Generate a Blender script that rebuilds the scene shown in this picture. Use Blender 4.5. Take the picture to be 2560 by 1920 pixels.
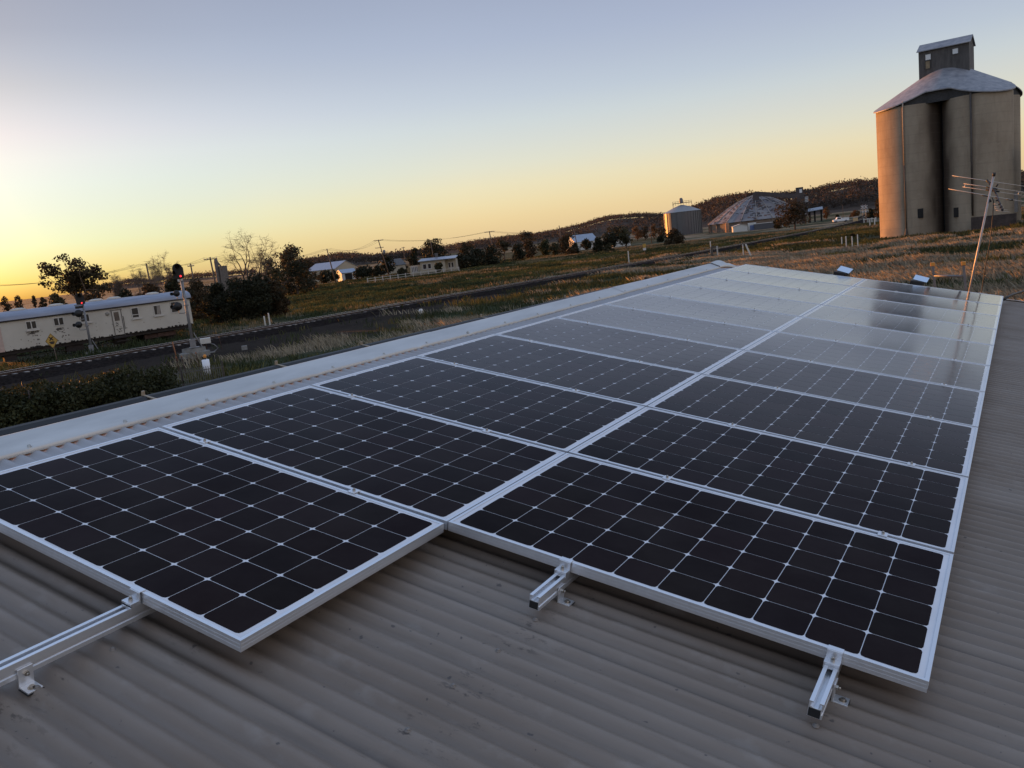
import bpy, math, random
import numpy as np
from mathutils import Matrix, Vector

for o in list(bpy.data.objects):
    bpy.data.objects.remove(o)
SC = bpy.context.scene
COL = SC.collection
R = math.radians

# ------------------------------------------------------------------ camera
# solved from the panel grid: x runs down the roof slope, y along the ridge, z up, ground at z = 0
F_PX = 2075.0
CAM = np.array([1.89790721, -2.43362743, 4.9])
RW = np.array([[0.85005307, 0.51510776, -0.10988069],
               [-0.00666733, -0.19808163, -0.98016285],
               [-0.52665484, 0.83392305, -0.16494551]])
cam_data = bpy.data.cameras.new('camera')
cam = bpy.data.objects.new('camera', cam_data)
COL.objects.link(cam)
cam_data.sensor_width = 36.0
cam_data.lens = 36.0 * F_PX / 2560.0
cam_data.clip_start = 0.05
cam_data.clip_end = 30000.0
cam.matrix_world = Matrix(((RW[0, 0], -RW[1, 0], -RW[2, 0], CAM[0]),
                           (RW[0, 1], -RW[1, 1], -RW[2, 1], CAM[1]),
                           (RW[0, 2], -RW[1, 2], -RW[2, 2], CAM[2]),
                           (0, 0, 0, 1)))
SC.camera = cam

# ------------------------------------------------------------------ sky, sun, exposure
SUN_AZ = R(-80.0)          # from +y towards +x
SUN_EL = R(3.4)
sun_dir = Vector((math.sin(SUN_AZ) * math.cos(SUN_EL), math.cos(SUN_AZ) * math.cos(SUN_EL), math.sin(SUN_EL)))
sun_data = bpy.data.lights.new('sun', 'SUN')
sun_data.energy = 5.0
sun_data.angle = R(0.5)
sun_data.color = (1.0, 0.36, 0.075)
sun = bpy.data.objects.new('sun', sun_data)
COL.objects.link(sun)
sun.rotation_euler = sun_dir.to_track_quat('Z', 'Y').to_euler()

W = bpy.data.worlds.new('World')
SC.world = W
W.use_nodes = True
wn, wl = W.node_tree.nodes, W.node_tree.links
wn.clear()


def wnode(t, **kw):
    n = wn.new(t)
    for k, v in kw.items():
        setattr(n, k, v)
    return n


def wmath(op, a, b=None, clamp=False):
    n = wnode('ShaderNodeMath', operation=op, use_clamp=clamp)
    for i, v in enumerate((a, b)):
        if v is None:
            continue
        if isinstance(v, (int, float)):
            n.inputs[i].default_value = v
        else:
            wl.new(v, n.inputs[i])
    return n.outputs[0]


sky = wnode('ShaderNodeTexSky', sky_type='NISHITA', sun_disc=False)
sky.sun_elevation = SUN_EL
sky.sun_rotation = SUN_AZ
sky.altitude = 300
sky.air_density = 1.0
sky.dust_density = 2.0
sky.ozone_density = 1.5
bg_sky = wnode('ShaderNodeBackground')
wl.new(sky.outputs[0], bg_sky.inputs[0])
bg_sky.inputs[1].default_value = 0.05
# low morning haze: a band of warm scattered light along the horizon, strongest round the sun, under cool upper air
tc = wnode('ShaderNodeTexCoord')
sep = wnode('ShaderNodeSeparateXYZ')
wl.new(tc.outputs['Generated'], sep.inputs[0])
elev = wmath('MULTIPLY', wmath('ARCSINE', sep.outputs[2]), 1.0 / R(60.0), True)
dot = wnode('ShaderNodeVectorMath', operation='DOT_PRODUCT')
wl.new(tc.outputs['Generated'], dot.inputs[0])
dot.inputs[1].default_value = sun_dir
ang = wmath('DIVIDE', wmath('ARCCOSINE', wmath('MINIMUM', dot.outputs['Value'], 0.9999)), R(180.0), True)


def lin(c):
    c = np.array(c, float) / 255.0
    return tuple(np.where(c <= 0.04045, c / 12.92, ((c + 0.055) / 1.055) ** 2.4))


def ramp(src, stops):
    r = wnode('ShaderNodeValToRGB')
    el = r.color_ramp.elements
    while len(el) > 1:
        el.remove(el[-1])
    for i, (p, c) in enumerate(stops):
        e = el[0] if i == 0 else el.new(p)
        e.position = p
        e.color = tuple(c) + (1.0,)
    wl.new(src, r.inputs[0])
    return r.outputs[0]


# what the whole sky measures at each elevation (far from / near the sun), and what the Nishita sky already gives there
SKY_FAR = [(0, (240, 210, 158)), (1.8, (241, 215, 165)), (2.8, (239, 218, 173)), (4, (235, 221, 185)), (5.3, (225, 220, 199)), (6.6, (216, 216, 206)),
           (8, (206, 212, 211)), (9.5, (194, 203, 211)), (11.3, (184, 193, 207)), (13, (175, 185, 204)), (17, (160, 171, 193)), (24, (158, 178, 210)), (38, (172, 198, 236)), (60, (178, 204, 240))]
SKY_NEAR = [(0, (251, 206, 104)), (1, (254, 234, 142)), (3, (253, 252, 204)), (5, (255, 254, 228)), (6.5, (254, 253, 236)), (8, (254, 248, 238)), (9.3, (246, 238, 235)),
            (10.5, (233, 228, 227)), (12, (214, 211, 211)), (13.6, (195, 196, 203)), (15, (178, 180, 191)), (17.3, (162, 166, 181)), (24, (156, 168, 196)), (38, (172, 196, 232)), (60, (178, 204, 240))]
NI_FAR = [(0, (98, 84, 46)), (3, (86, 78, 52)), (9, (80, 84, 70)), (16, (66, 78, 80)), (60, (52, 64, 70))]
NI_NEAR = [(0, (225, 160, 70)), (5, (198, 162, 106)), (9.5, (160, 142, 111)), (17, (117, 111, 102)), (30, (82, 86, 84)), (60, (58, 68, 72))]


EXPO = 0.6
EXP = 2.0 ** EXPO


def stops(target, base):
    out = []
    for d, c in target:
        n_ = [np.interp(d, [q[0] for q in base], [lin(q[1])[k] for q in base]) for k in range(3)]
        out.append((max(0.0, d) / 60.0, tuple(np.maximum(np.array(lin(c)) / EXP - n_, 0.0))))
    return out


# unseen sky behind the camera, brightened to lift the shade on facing surfaces
SKY_OPP = [(0, (228, 214, 204)), (8, (240, 226, 218)), (20, (232, 230, 236)), (40, (204, 218, 242)), (60, (178, 204, 240))]
far = ramp(elev, stops(SKY_FAR, NI_FAR))
near = ramp(elev, stops(SKY_NEAR, NI_NEAR))
opp = ramp(elev, stops(SKY_OPP, NI_FAR))
mix = wnode('ShaderNodeMix', data_type='RGBA', blend_type='MIX')
k_ = 100.0 / 180.0
fac = ramp(ang, [(0.0, (1, 1, 1)), (0.19 * k_, (1,) * 3), (0.25 * k_, (0.68,) * 3), (0.33 * k_, (0.36,) * 3), (0.46 * k_, (0.10,) * 3), (0.65 * k_, (0, 0, 0))])
mix2 = wnode('ShaderNodeMix', data_type='RGBA', blend_type='MIX')
wl.new(ramp(ang, [(100 / 180, (0, 0, 0)), (135 / 180, (1, 1, 1))]), mix2.inputs[0])
wl.new(far, mix2.inputs[6])
wl.new(opp, mix2.inputs[7])
wl.new(fac, mix.inputs[0])
wl.new(mix2.outputs[2], mix.inputs[6])
wl.new(near, mix.inputs[7])
bg_air = wnode('ShaderNodeBackground')
wl.new(mix.outputs[2], bg_air.inputs[0])
bg_air.inputs[1].default_value = 1.0
add = wnode('ShaderNodeAddShader')
wl.new(bg_sky.outputs[0], add.inputs[0])
wl.new(bg_air.outputs[0], add.inputs[1])
wout = wnode('ShaderNodeOutputWorld')
wl.new(add.outputs[0], wout.inputs[0])

SC.view_settings.view_transform = 'Standard'
SC.view_settings.look = 'None'
SC.view_settings.exposure = EXPO
SC.view_settings.gamma = 1.0
SC.cycles.use_denoising = True
SC.cycles.max_bounces = 6
SC.cycles.transparent_max_bounces = 12

# ------------------------------------------------------------------ helpers
rng = np.random.default_rng(11)


def ray(px, py):
    return RW.T @ np.array([(px - 1280) / F_PX, (py - 960) / F_PX, 1.0])


def G(px, py, z=0.0):
    """point at height z seen at a pixel of the 2560 px survey photo"""
    d = ray(px, py)
    return CAM + d * ((z - CAM[2]) / d[2])


def AT(px, py, dist):
    d = ray(px, py)
    return CAM + d * (dist / math.hypot(d[0], d[1]))


def hd(P):
    return math.hypot(P[0] - CAM[0], P[1] - CAM[1])


def mpp(px, dist):
    """metres per survey pixel, sideways, at a distance"""
    t = math.atan((px - 1280) / F_PX)
    return dist * math.cos(t) ** 2 / F_PX


_h = np.random.default_rng(5).random((256, 256))


def vnoise(x, y):
    xi = np.floor(x).astype(int); yi = np.floor(y).astype(int)
    fx = x - xi; fy = y - yi
    fx = fx * fx * (3 - 2 * fx); fy = fy * fy * (3 - 2 * fy)
    g = lambda a, b: _h[a % 256, b % 256]
    return ((g(xi, yi) * (1 - fx) + g(xi + 1, yi) * fx) * (1 - fy)
            + (g(xi, yi + 1) * (1 - fx) + g(xi + 1, yi + 1) * fx) * fy)


def fbm(x, y, oct=4, gain=0.5):
    s = 0; a = 1; t = 0
    for k in range(oct):
        s = s + a * vnoise(x * 2 ** k + 17.3 * k, y * 2 ** k + 5.1 * k); t += a; a *= gain
    return s / t


def tag(o, label=None, cat=None, group=None, kind=None):
    if label: o['label'] = label
    if cat: o['category'] = cat
    if group: o['group'] = group
    if kind: o['kind'] = kind
    return o


def empty(name, loc, label=None, cat=None, group=None, rot=(0, 0, 0)):
    o = bpy.data.objects.new(name, None)
    o.empty_display_size = 0.2
    COL.objects.link(o)
    o.location = loc
    o.rotation_euler = rot
    return tag(o, label, cat, group)


def link(name, me, parent=None, loc=None, rot=None):
    o = bpy.data.objects.new(name, me)
    COL.objects.link(o)
    if parent: o.parent = parent
    if loc is not None: o.location = loc
    if rot is not None: o.rotation_euler = rot
    return o


def copy_tree(o, parent=None):
    c = o.copy()
    COL.objects.link(c)
    if parent: c.parent = parent
    for ch in list(o.children):
        copy_tree(ch, c)
    return c


def fast_mesh(name, V, FA, mats, smooth=False, mi=None, colors=None, k=None):
    """V (n,3); FA (m,k) index array"""
    V = np.asarray(V, np.float32); FA = np.asarray(FA, np.int32)
    k = FA.shape[1]
    me = bpy.data.meshes.new(name)
    me.vertices.add(len(V)); me.vertices.foreach_set('co', V.ravel())
    me.loops.add(FA.size); me.loops.foreach_set('vertex_index', FA.ravel())
    me.polygons.add(len(FA))
    me.polygons.foreach_set('loop_start', np.arange(0, FA.size, k, dtype=np.int32))
    if mi is not None: me.polygons.foreach_set('material_index', np.asarray(mi, np.int32))
    if smooth: me.polygons.foreach_set('use_smooth', np.ones(len(FA), bool))
    for m in (mats if isinstance(mats, (list, tuple)) else [mats]): me.materials.append(m)
    if colors is not None:
        a = me.color_attributes.new('tint', 'FLOAT_COLOR', 'POINT')
        c = np.ones((len(V), 4), np.float32); c[:, :3] = colors
        a.data.foreach_set('color', c.ravel())
    me.update(calc_edges=True)
    return me


class MB:
    def __init__(s):
        s.v = []; s.f = []; s.m = []; s.sm = []

    def add(s, verts, faces, m=0, smooth=False):
        b = len(s.v)
        s.v += [tuple(map(float, p)) for p in verts]
        for f in faces:
            s.f.append([b + i for i in f]); s.m.append(m); s.sm.append(smooth)

    def box(s, c, size, rot=None, m=0):
        hx, hy, hz = size[0] / 2, size[1] / 2, size[2] / 2
        P = [Vector((x, y, z)) for z in (-hz, hz) for x, y in ((-hx, -hy), (hx, -hy), (hx, hy), (-hx, hy))]
        if rot is not None: P = [rot @ p for p in P]
        c = Vector(c)
        s.add([c + p for p in P], [(3, 2, 1, 0), (4, 5, 6, 7), (0, 1, 5, 4), (1, 2, 6, 5), (2, 3, 7, 6), (3, 0, 4, 7)], m)

    def box2(s, a, b, m=0):
        a = np.minimum(a, b).astype(float), np.maximum(a, b).astype(float)
        s.box((a[0] + a[1]) / 2, a[1] - a[0], None, m)

    def tube(s, path, r, n=8, m=0, cap=True, smooth=True):
        P = [Vector(p) for p in path]
        r = r if isinstance(r, (list, tuple)) else [r] * len(P)
        V = []; up = None
        for i, p in enumerate(P):
            t = (P[min(i + 1, len(P) - 1)] - P[max(i - 1, 0)]).normalized()
            if up is None:
                up = t.orthogonal().normalized()
            else:
                up = (up - t * up.dot(t))
                up = up.normalized() if up.length > 1e-6 else t.orthogonal().normalized()
            w = t.cross(up)
            V += [p + (up * math.cos(2 * math.pi * k / n) + w * math.sin(2 * math.pi * k / n)) * r[i] for k in range(n)]
        Fc = [(i * n + k, i * n + (k + 1) % n, (i + 1) * n + (k + 1) % n, (i + 1) * n + k) for i in range(len(P) - 1) for k in range(n)]
        s.add(V, Fc, m, smooth)
        if cap:
            b = len(s.v) - len(V)
            s.f.append([b + k for k in range(n)][::-1]); s.m.append(m); s.sm.append(False)
            e = b + (len(P) - 1) * n
            s.f.append([e + k for k in range(n)]); s.m.append(m); s.sm.append(False)

    def prism(s, poly, h0, h1, axis='z', m=0):
        """poly in the two other axes, extruded along axis"""
        n = len(poly)
        def pt(a, b, h):
            return {'z': (a, b, h), 'x': (h, a, b), 'y': (a, h, b)}[axis]
        V = [pt(a, b, h0) for a, b in poly] + [pt(a, b, h1) for a, b in poly]
        s.add(V, [tuple(range(n))[::-1], tuple(range(n, 2 * n))] + [(i, (i + 1) % n, n + (i + 1) % n, n + i) for i in range(n)], m)

    def sheet(s, rows, m=0, smooth=False):
        n = len(rows[0])
        s.add([p for r in rows for p in r], [(i * n + k, i * n + k + 1, (i + 1) * n + k + 1, (i + 1) * n + k) for i in range(len(rows) - 1) for k in range(n - 1)], m, smooth)

    def lathe(s, prof, n=16, c=(0, 0, 0), m=0, smooth=True):
        rows = []
        for r, z in prof:
            rows.append([(c[0] + r * math.cos(2 * math.pi * k / n), c[1] + r * math.sin(2 * math.pi * k / n), c[2] + z) for k in range(n + 1)])
        s.sheet(rows, m, smooth)

    def build(s, name, mats, parent=None, loc=None, rot=None, bevel=0.0):
        me = bpy.data.meshes.new(name)
        me.from_pydata(s.v, [], s.f)
        for m in (mats if isinstance(mats, (list, tuple)) else [mats]): me.materials.append(m)
        me.polygons.foreach_set('material_index', s.m)
        me.polygons.foreach_set('use_smooth', s.sm)
        import bmesh
        b = bmesh.new(); b.from_mesh(me)
        bmesh.ops.recalc_face_normals(b, faces=b.faces)
        b.to_mesh(me); b.free()
        me.update()
        o = link(name, me, parent, loc, rot)
        if bevel:
            md = o.modifiers.new('bevel', 'BEVEL'); md.width = bevel; md.segments = 2; md.limit_method = 'ANGLE'
        return o


# ------------------------------------------------------------------ materials
def mat(name, col, rough=0.6, metal=0.0, var=0.0, scale=4.0, stretch=(1, 1, 1), col2=None, bump=0.0, bscale=None, spec=0.5, detail=5.0, emit=None, coord='Object', thr=None):
    m = bpy.data.materials.new(name)
    m.use_nodes = True
    n, l = m.node_tree.nodes, m.node_tree.links
    p = n['Principled BSDF']
    p.inputs['Roughness'].default_value = rough
    p.inputs['Metallic'].default_value = metal
    p.inputs['Specular IOR Level'].default_value = spec
    p.inputs['Base Color'].default_value = tuple(col) + (1,)
    if emit:
        p.inputs['Emission Color'].default_value = tuple(emit[0]) + (1,)
        p.inputs['Emission Strength'].default_value = emit[1]
    if var or col2 or bump:
        t = n.new('ShaderNodeTexCoord'); mp = n.new('ShaderNodeMapping')
        mp.inputs['Scale'].default_value = stretch
        l.new(t.outputs[coord], mp.inputs[0])
        nz = n.new('ShaderNodeTexNoise'); nz.inputs['Scale'].default_value = scale; nz.inputs['Detail'].default_value = detail
        nz.inputs['Roughness'].default_value = 0.6
        l.new(mp.outputs[0], nz.inputs[0])
        if var or col2:
            r = n.new('ShaderNodeValToRGB')
            a, b = thr or (0.3, 0.7)
            r.color_ramp.elements[0].position = a; r.color_ramp.elements[1].position = b
            c0 = tuple(np.array(col) * (1 - var)) if not col2 else tuple(col)
            c1 = tuple(np.minimum(np.array(col) * (1 + var), 0.95)) if not col2 else tuple(col2)
            r.color_ramp.elements[0].color = c0 + (1,); r.color_ramp.elements[1].color = c1 + (1,)
            l.new(nz.outputs[0], r.inputs[0]); l.new(r.outputs[0], p.inputs['Base Color'])
        if bump:
            nb = n.new('ShaderNodeTexNoise'); nb.inputs['Scale'].default_value = bscale or scale * 3; nb.inputs['Detail'].default_value = 4
            l.new(mp.outputs[0], nb.inputs[0])
            bp = n.new('ShaderNodeBump'); bp.inputs['Strength'].default_value = bump; bp.inputs['Distance'].default_value = 0.02
            l.new(nb.outputs[0], bp.inputs['Height']); l.new(bp.outputs[0], p.inputs['Normal'])
    return m

# ================================================================== THE SHED WE STAND ON
TILT = R(11.685)
Z0 = 3.8795941
CA, SA = math.cos(TILT), math.sin(TILT)
ROOF_N = -0.118           # crest of the corrugations below the panel faces
PITCH = 0.076


def roof_w(u, v, n):
    """roof coordinates (down slope, along ridge, normal) to world"""
    return Vector((u * CA + n * SA, v, -u * SA + n * CA + Z0))


def roof_material():
    m = bpy.data.materials.new('weathered_corrugated_iron')
    m.use_nodes = True
    n, l = m.node_tree.nodes, m.node_tree.links
    p = n['Principled BSDF']
    p.inputs['Metallic'].default_value = 0.15
    t = n.new('ShaderNodeTexCoord')

    def noise(scale, sc=(1, 1, 1), detail=4.0, rough=0.6):
        mp = n.new('ShaderNodeMapping'); mp.inputs['Scale'].default_value = sc
        l.new(t.outputs['Object'], mp.inputs[0])
        z = n.new('ShaderNodeTexNoise'); z.inputs['Scale'].default_value = scale; z.inputs['Detail'].default_value = detail
        z.inputs['Roughness'].default_value = rough
        l.new(mp.outputs[0], z.inputs[0])
        return z.outputs[0]

    def rmp(src, a, b, c0, c1):
        r = n.new('ShaderNodeValToRGB')
        r.color_ramp.elements[0].position = a; r.color_ramp.elements[1].position = b
        r.color_ramp.elements[0].color = tuple(c0) + (1,); r.color_ramp.elements[1].color = tuple(c1) + (1,)
        l.new(src, r.inputs[0]); return r.outputs[0]

    def mth(op, a, b, clamp=False):
        k = n.new('ShaderNodeMath'); k.operation = op; k.use_clamp = clamp
        for i, v in enumerate((a, b)):
            if isinstance(v, (int, float)): k.inputs[i].default_value = v
            else: l.new(v, k.inputs[i])
        return k.outputs[0]

    def mixc(f, a, b):
        k = n.new('ShaderNodeMix'); k.data_type = 'RGBA'
        l.new(f, k.inputs[0])
        for i, v in ((6, a), (7, b)):
            if isinstance(v, tuple): k.inputs[i].default_value = v + (1,)
            else: l.new(v, k.inputs[i])
        return k.outputs[2]
    base = rmp(noise(1.3, (0.5, 2.2, 1)), 0.3, 0.72, (0.172, 0.128, 0.094), (0.238, 0.196, 0.160))
    streak = rmp(noise(9, (0.12, 3.0, 1)), 0.52, 0.8, (0, 0, 0), (0.55,) * 3)
    base = mixc(streak, base, (0.125, 0.10, 0.078))
    blot = rmp(noise(5.5, (1, 1.4, 1), 6), 0.58, 0.72, (0, 0, 0), (0.5,) * 3)
    base = mixc(blot, base, (0.275, 0.238, 0.205))
    # valleys hold dirt (profile height is stored on the sheet)
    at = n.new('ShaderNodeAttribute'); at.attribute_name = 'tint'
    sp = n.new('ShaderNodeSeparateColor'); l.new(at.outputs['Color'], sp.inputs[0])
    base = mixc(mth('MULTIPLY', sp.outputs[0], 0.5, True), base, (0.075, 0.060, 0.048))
    # lichen and grime specks dribbling down slope from the screw rows
    speck = rmp(noise(26, (0.55, 1.6, 1), 7, 0.72), 0.56, 0.63, (0, 0, 0), (1, 1, 1))
    speck = mth('MULTIPLY', speck, mth('MULTIPLY', sp.outputs[1], rmp(noise(3.1), 0.42, 0.6, (0, 0, 0), (1, 1, 1)), True), True)
    base = mixc(mth('MULTIPLY', speck, 0.85, True), base, (0.035, 0.026, 0.022))
    dot = rmp(noise(38, (1, 1, 1), 2, 0.4), 0.735, 0.76, (0, 0, 0), (0.8,) * 3)
    base = mixc(dot, base, (0.06, 0.05, 0.045))
    base = mixc(sp.outputs[2], base, (0.36, 0.36, 0.375))  # paler, bluish near the ridge: sky sheen put into the colour, and cleaner iron
    l.new(base, p.inputs['Base Color'])
    l.new(rmp(noise(7, (0.6, 1.8, 1)), 0.3, 0.7, (0.5,) * 3, (0.68,) * 3), p.inputs['Roughness'])
    bp = n.new('ShaderNodeBump'); bp.inputs['Strength'].default_value = 0.12; bp.inputs['Distance'].default_value = 0.004
    l.new(noise(60, (0.5, 1, 1)), bp.inputs['Height']); l.new(bp.outputs[0], p.inputs['Normal'])
    return m


MAT_ROOF = roof_material()
MAT_CAP = mat('zinc_ridge_capping', (0.50, 0.48, 0.45), 0.42, 0.55, var=0.14, scale=2.2, stretch=(3, 0.6, 3), bump=0.05)
MAT_GUTTER = mat('black_painted_gutter', (0.010, 0.009, 0.008), 0.6, 0.0, var=0.3, scale=3)
MAT_WALL = mat('cream_fibro_wall', (0.34, 0.31, 0.26), 0.8, var=0.08)
MAT_ALU = mat('anodised_aluminium', (0.72, 0.73, 0.75), 0.36, 0.75, var=0.05, scale=30, stretch=(1, 0.05, 1))
MAT_ALU_DARK = mat('aluminium_inside', (0.33, 0.32, 0.33), 0.5, 0.7, var=0.1)
MAT_STEEL = mat('stainless_bolt', (0.42, 0.38, 0.33), 0.35, 1.0)
MAT_RUBBER = mat('black_rubber', (0.012, 0.012, 0.012), 0.8)
U_RIDGE, U_EAVE, V_BACK, V_FAR = -2.16, 5.4, -6.0, 10.72
PURLIN_U = [0.52 + 0.915 * k for k in range(-2, 6)]

shed = empty('corrugated_iron_shed', (0, 0, 0), 'low shed whose grey corrugated iron roof carries the solar panels', 'shed')


def make_roof():
    vs = np.arange(V_BACK, V_FAR + 1e-6, PITCH / 10)
    us = np.unique(np.concatenate([np.linspace(U_RIDGE, U_EAVE, 40)] + [np.array([p - 0.06, p, p + 0.05, p + 0.16, p + 0.3]) for p in PURLIN_U]))
    us = us[(us >= U_RIDGE) & (us <= U_EAVE)]
    ph = vs / PITCH * 2 * math.pi
    h = 0.0082 * (np.cos(ph) - 1)
    lap = (np.floor(vs / (PITCH * 10.0) + 0.37) % 2) * 0.0016        # every sheet laps over its neighbour
    wav = (fbm(us[None, :] * 0.7, vs[:, None] * 0.9) - 0.5) * 0.006
    n = ROOF_N + (h + lap)[:, None] + wav
    U, V = np.meshgrid(us, vs)
    P = np.stack([U * CA + n * SA, V, -U * SA + n * CA + Z0], -1).reshape(-1, 3)
    nu, nv = len(us), len(vs)
    i = np.arange(nv - 1)[:, None] * nu + np.arange(nu - 1)[None, :]
    Fc = np.stack([i, i + 1, i + nu + 1, i + nu], -1).reshape(-1, 4)
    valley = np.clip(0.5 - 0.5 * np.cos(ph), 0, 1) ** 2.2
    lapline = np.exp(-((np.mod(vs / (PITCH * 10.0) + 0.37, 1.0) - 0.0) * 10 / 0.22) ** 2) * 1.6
    row = np.zeros_like(us)
    for p in PURLIN_U:
        d = us - p
        row = np.maximum(row, np.where(d < 0, np.exp(-(d / 0.05) ** 2), np.exp(-(d / 0.20) ** 2)))
    crest = np.clip(0.5 + 0.5 * np.cos(ph + 0.9), 0, 1)
    colr = np.zeros((nv, nu, 3))
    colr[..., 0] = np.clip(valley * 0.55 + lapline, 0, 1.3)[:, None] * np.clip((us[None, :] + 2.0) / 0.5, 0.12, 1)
    colr[..., 1] = row[None, :] * (0.25 + 0.75 * crest)[:, None]
    colr[..., 2] = (0.75 * np.clip((-1.55 - us) / 0.2, 0, 1))[None, :] * (0.75 + 0.5 * fbm(us[None, :] * 2, vs[:, None] * 3))  # ridge strip amount: painted sky sheen plus cleaner iron
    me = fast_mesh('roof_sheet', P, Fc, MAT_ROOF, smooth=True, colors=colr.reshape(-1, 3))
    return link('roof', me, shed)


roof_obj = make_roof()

# ridge capping: turned down lip, flat flange, soft roll, back flange; three lapped lengths
cap = MB()
prof = [(-2.108, -0.124), (-2.110, -0.104), (-2.116, -0.101), (-2.16, -0.091), (-2.20, -0.082), (-2.225, -0.076), (-2.245, -0.0705), (-2.262, -0.068), (-2.28, -0.072), (-2.31, -0.085), (-2.40, -0.125)]
seams = [-6.0, -0.62, 2.96, 6.6, 10.26]
for k in range(4):
    a, b = seams[k] - (0.06 if k else 0), seams[k + 1]
    up = 0.0025 * (k % 2)
    rows = []
    for v in np.arange(a, b + 0.001, 0.02):
        sag = 0.004 * (fbm(np.array(v * 0.8), np.array(3.0)) - 0.5) * 4
        dent = sum(0.006 * math.exp(-((v - q) / 0.035) ** 2) for q in (0.42, 0.95, 1.5, 2.05, 2.6, 3.3, 4.1, 4.8, 5.6, 6.3))
        rows.append([roof_w(u, v, nn + up + sag * (0.5 if i > 1 else 1) - (dent if i in (1, 2) else 0)) for i, (u, nn) in enumerate(prof)])
    cap.sheet(rows, 0, True)
cap_o = cap.build('ridge_capping', MAT_CAP, shed)
endcap = MB()
rows = []
for k in range(9):
    t = k / 8
    v = 10.20 + 0.42 * t
    rows.append([roof_w(u + 0.16 * t, v, nn + 0.014 + 0.045 * math.sin(math.pi * min(1, t * 1.25)) * (0.3 + 0.7 * math.exp(-((i - 6) / 3.0) ** 2)) - 0.02 * t) for i, (u, nn) in enumerate(prof)])
endcap.sheet(rows, 0, True)
endcap.build('capping_end_piece', MAT_CAP, shed)
for k, v in enumerate([-0.40, 0.10, 0.62, 1.13, 1.66, 2.2, 2.72, 3.3, 3.9, 4.5, 5.2, 5.9, 6.6, 7.3, 8.0, 8.8, 9.6]):
    s = MB(); s.lathe([(0.0, 0.009), (0.007, 0.008), (0.0085, 0.0), (0.013, -0.001), (0.013, -0.004)], 8)
    s.build('capping_screw', MAT_STEEL, shed, roof_w(-2.128, v, -0.0965), (0, TILT, 0))

cl = MB(); cl.add([roof_w(-2.15, -6, -0.17), roof_w(-2.15, 10.6, -0.17), roof_w(-2.15, 10.6, -0.098), roof_w(-2.15, -6, -0.098)], [(0, 1, 2, 3)])  # unseen strip added under the capping to block sunlight through the corrugation gaps
cl.build('hidden_sun_block', MAT_RUBBER, shed)
# dark gutter along the high side, with straps
gut = MB()
gp = [(-2.36, -0.35), (-2.36, -0.22), (-2.38, -0.20), (-2.62, -0.205), (-2.665, -0.185), (-2.70, -0.187), (-2.70, -0.42), (-2.36, -0.42)]
gut.sheet([[roof_w(u, v, n + 0.002 - 0.0045 * v) for u, n in gp] for v in (-6.0, 8.62)])
gut.sheet([[roof_w(u, 8.62, n) for u, n in ((-2.36, -0.2), (-2.70, -0.187))], [roof_w(u, 8.62, n) for u, n in ((-2.36, -0.42), (-2.70, -0.42))]])
gut.build('gutter', MAT_GUTTER, shed)
for v in (-0.55, 0.62, 1.70, 2.62, 4.4, 6.2):
    s = MB(); s.box((0, 0, 0), (0.36, 0.016, 0.006)); s.box((-0.175, 0, 0.012), (0.012, 0.018, 0.03))
    s.build('gutter_strap', mat('strap_metal', (0.30, 0.24, 0.17), 0.6) if v == -0.55 else bpy.data.materials['strap_metal'], shed, roof_w(-2.53, v, -0.184 - 0.0045 * v), (0, TILT, 0))
# far barge trim, walls, and the near eave
s = MB()
s.sheet([[roof_w(u, v, n) for u in (-2.0, U_EAVE)] for v, n in ((10.69, -0.105), (10.74, -0.105), (10.74, -0.30))])
s.build('barge_capping', MAT_CAP, shed)
w = MB()
for a, b in (((-2.36, -6.0), (-2.36, 10.66)), ((-2.36, 10.66), (5.2, 10.66)), ((5.2, 10.66), (5.2, -6)), ((5.2, -6), (-2.36, -6))):
    ta, tb = roof_w(a[0], a[1], -0.2), roof_w(b[0], b[1], -0.2)
    w.add([(ta.x, ta.y, 0), (tb.x, tb.y, 0), (tb.x, tb.y, tb.z), (ta.x, ta.y, ta.z)], [(0, 1, 2, 3)])
w.build('wall', MAT_WALL, shed)

MAT_ROOFSCREW = mat('weathered_screw', (0.20, 0.175, 0.155), 0.6, 0.3)
# roofing screws on the bare crests near the camera
sc_me = None
rr = random.Random(3)
count = 0
for p in (PURLIN_U[1], PURLIN_U[2], PURLIN_U[3], PURLIN_U[4]):
    for k in range(-34, 30):
        if k % 3: continue
        v = k * PITCH
        under = (-1.7 < p < 0.02 and v > -1.05) or (-0.02 < p < 1.72 and v > -0.02)
        if under or count >= 90: continue
        P = roof_w(p + rr.uniform(-0.012, 0.012), v, ROOF_N + 0.001)
        if sc_me is None:
            s = MB(); s.lathe([(0, 0.0065), (0.0055, 0.0065), (0.0065, 0.003), (0.0065, 0.0022), (0.0095, 0.0018), (0.010, -0.002)], 10)
            o = s.build('roof_screw', MAT_ROOFSCREW, shed, P, (0, TILT, 0)); sc_me = o.data
        else:
            link('roof_screw', sc_me, shed, P, (0, TILT, 0))
        count += 1

# ================================================================== SOLAR PANELS
PL, PW, PP = 1.690, 0.992, 1.012
PANEL_X0 = 0.006


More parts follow.
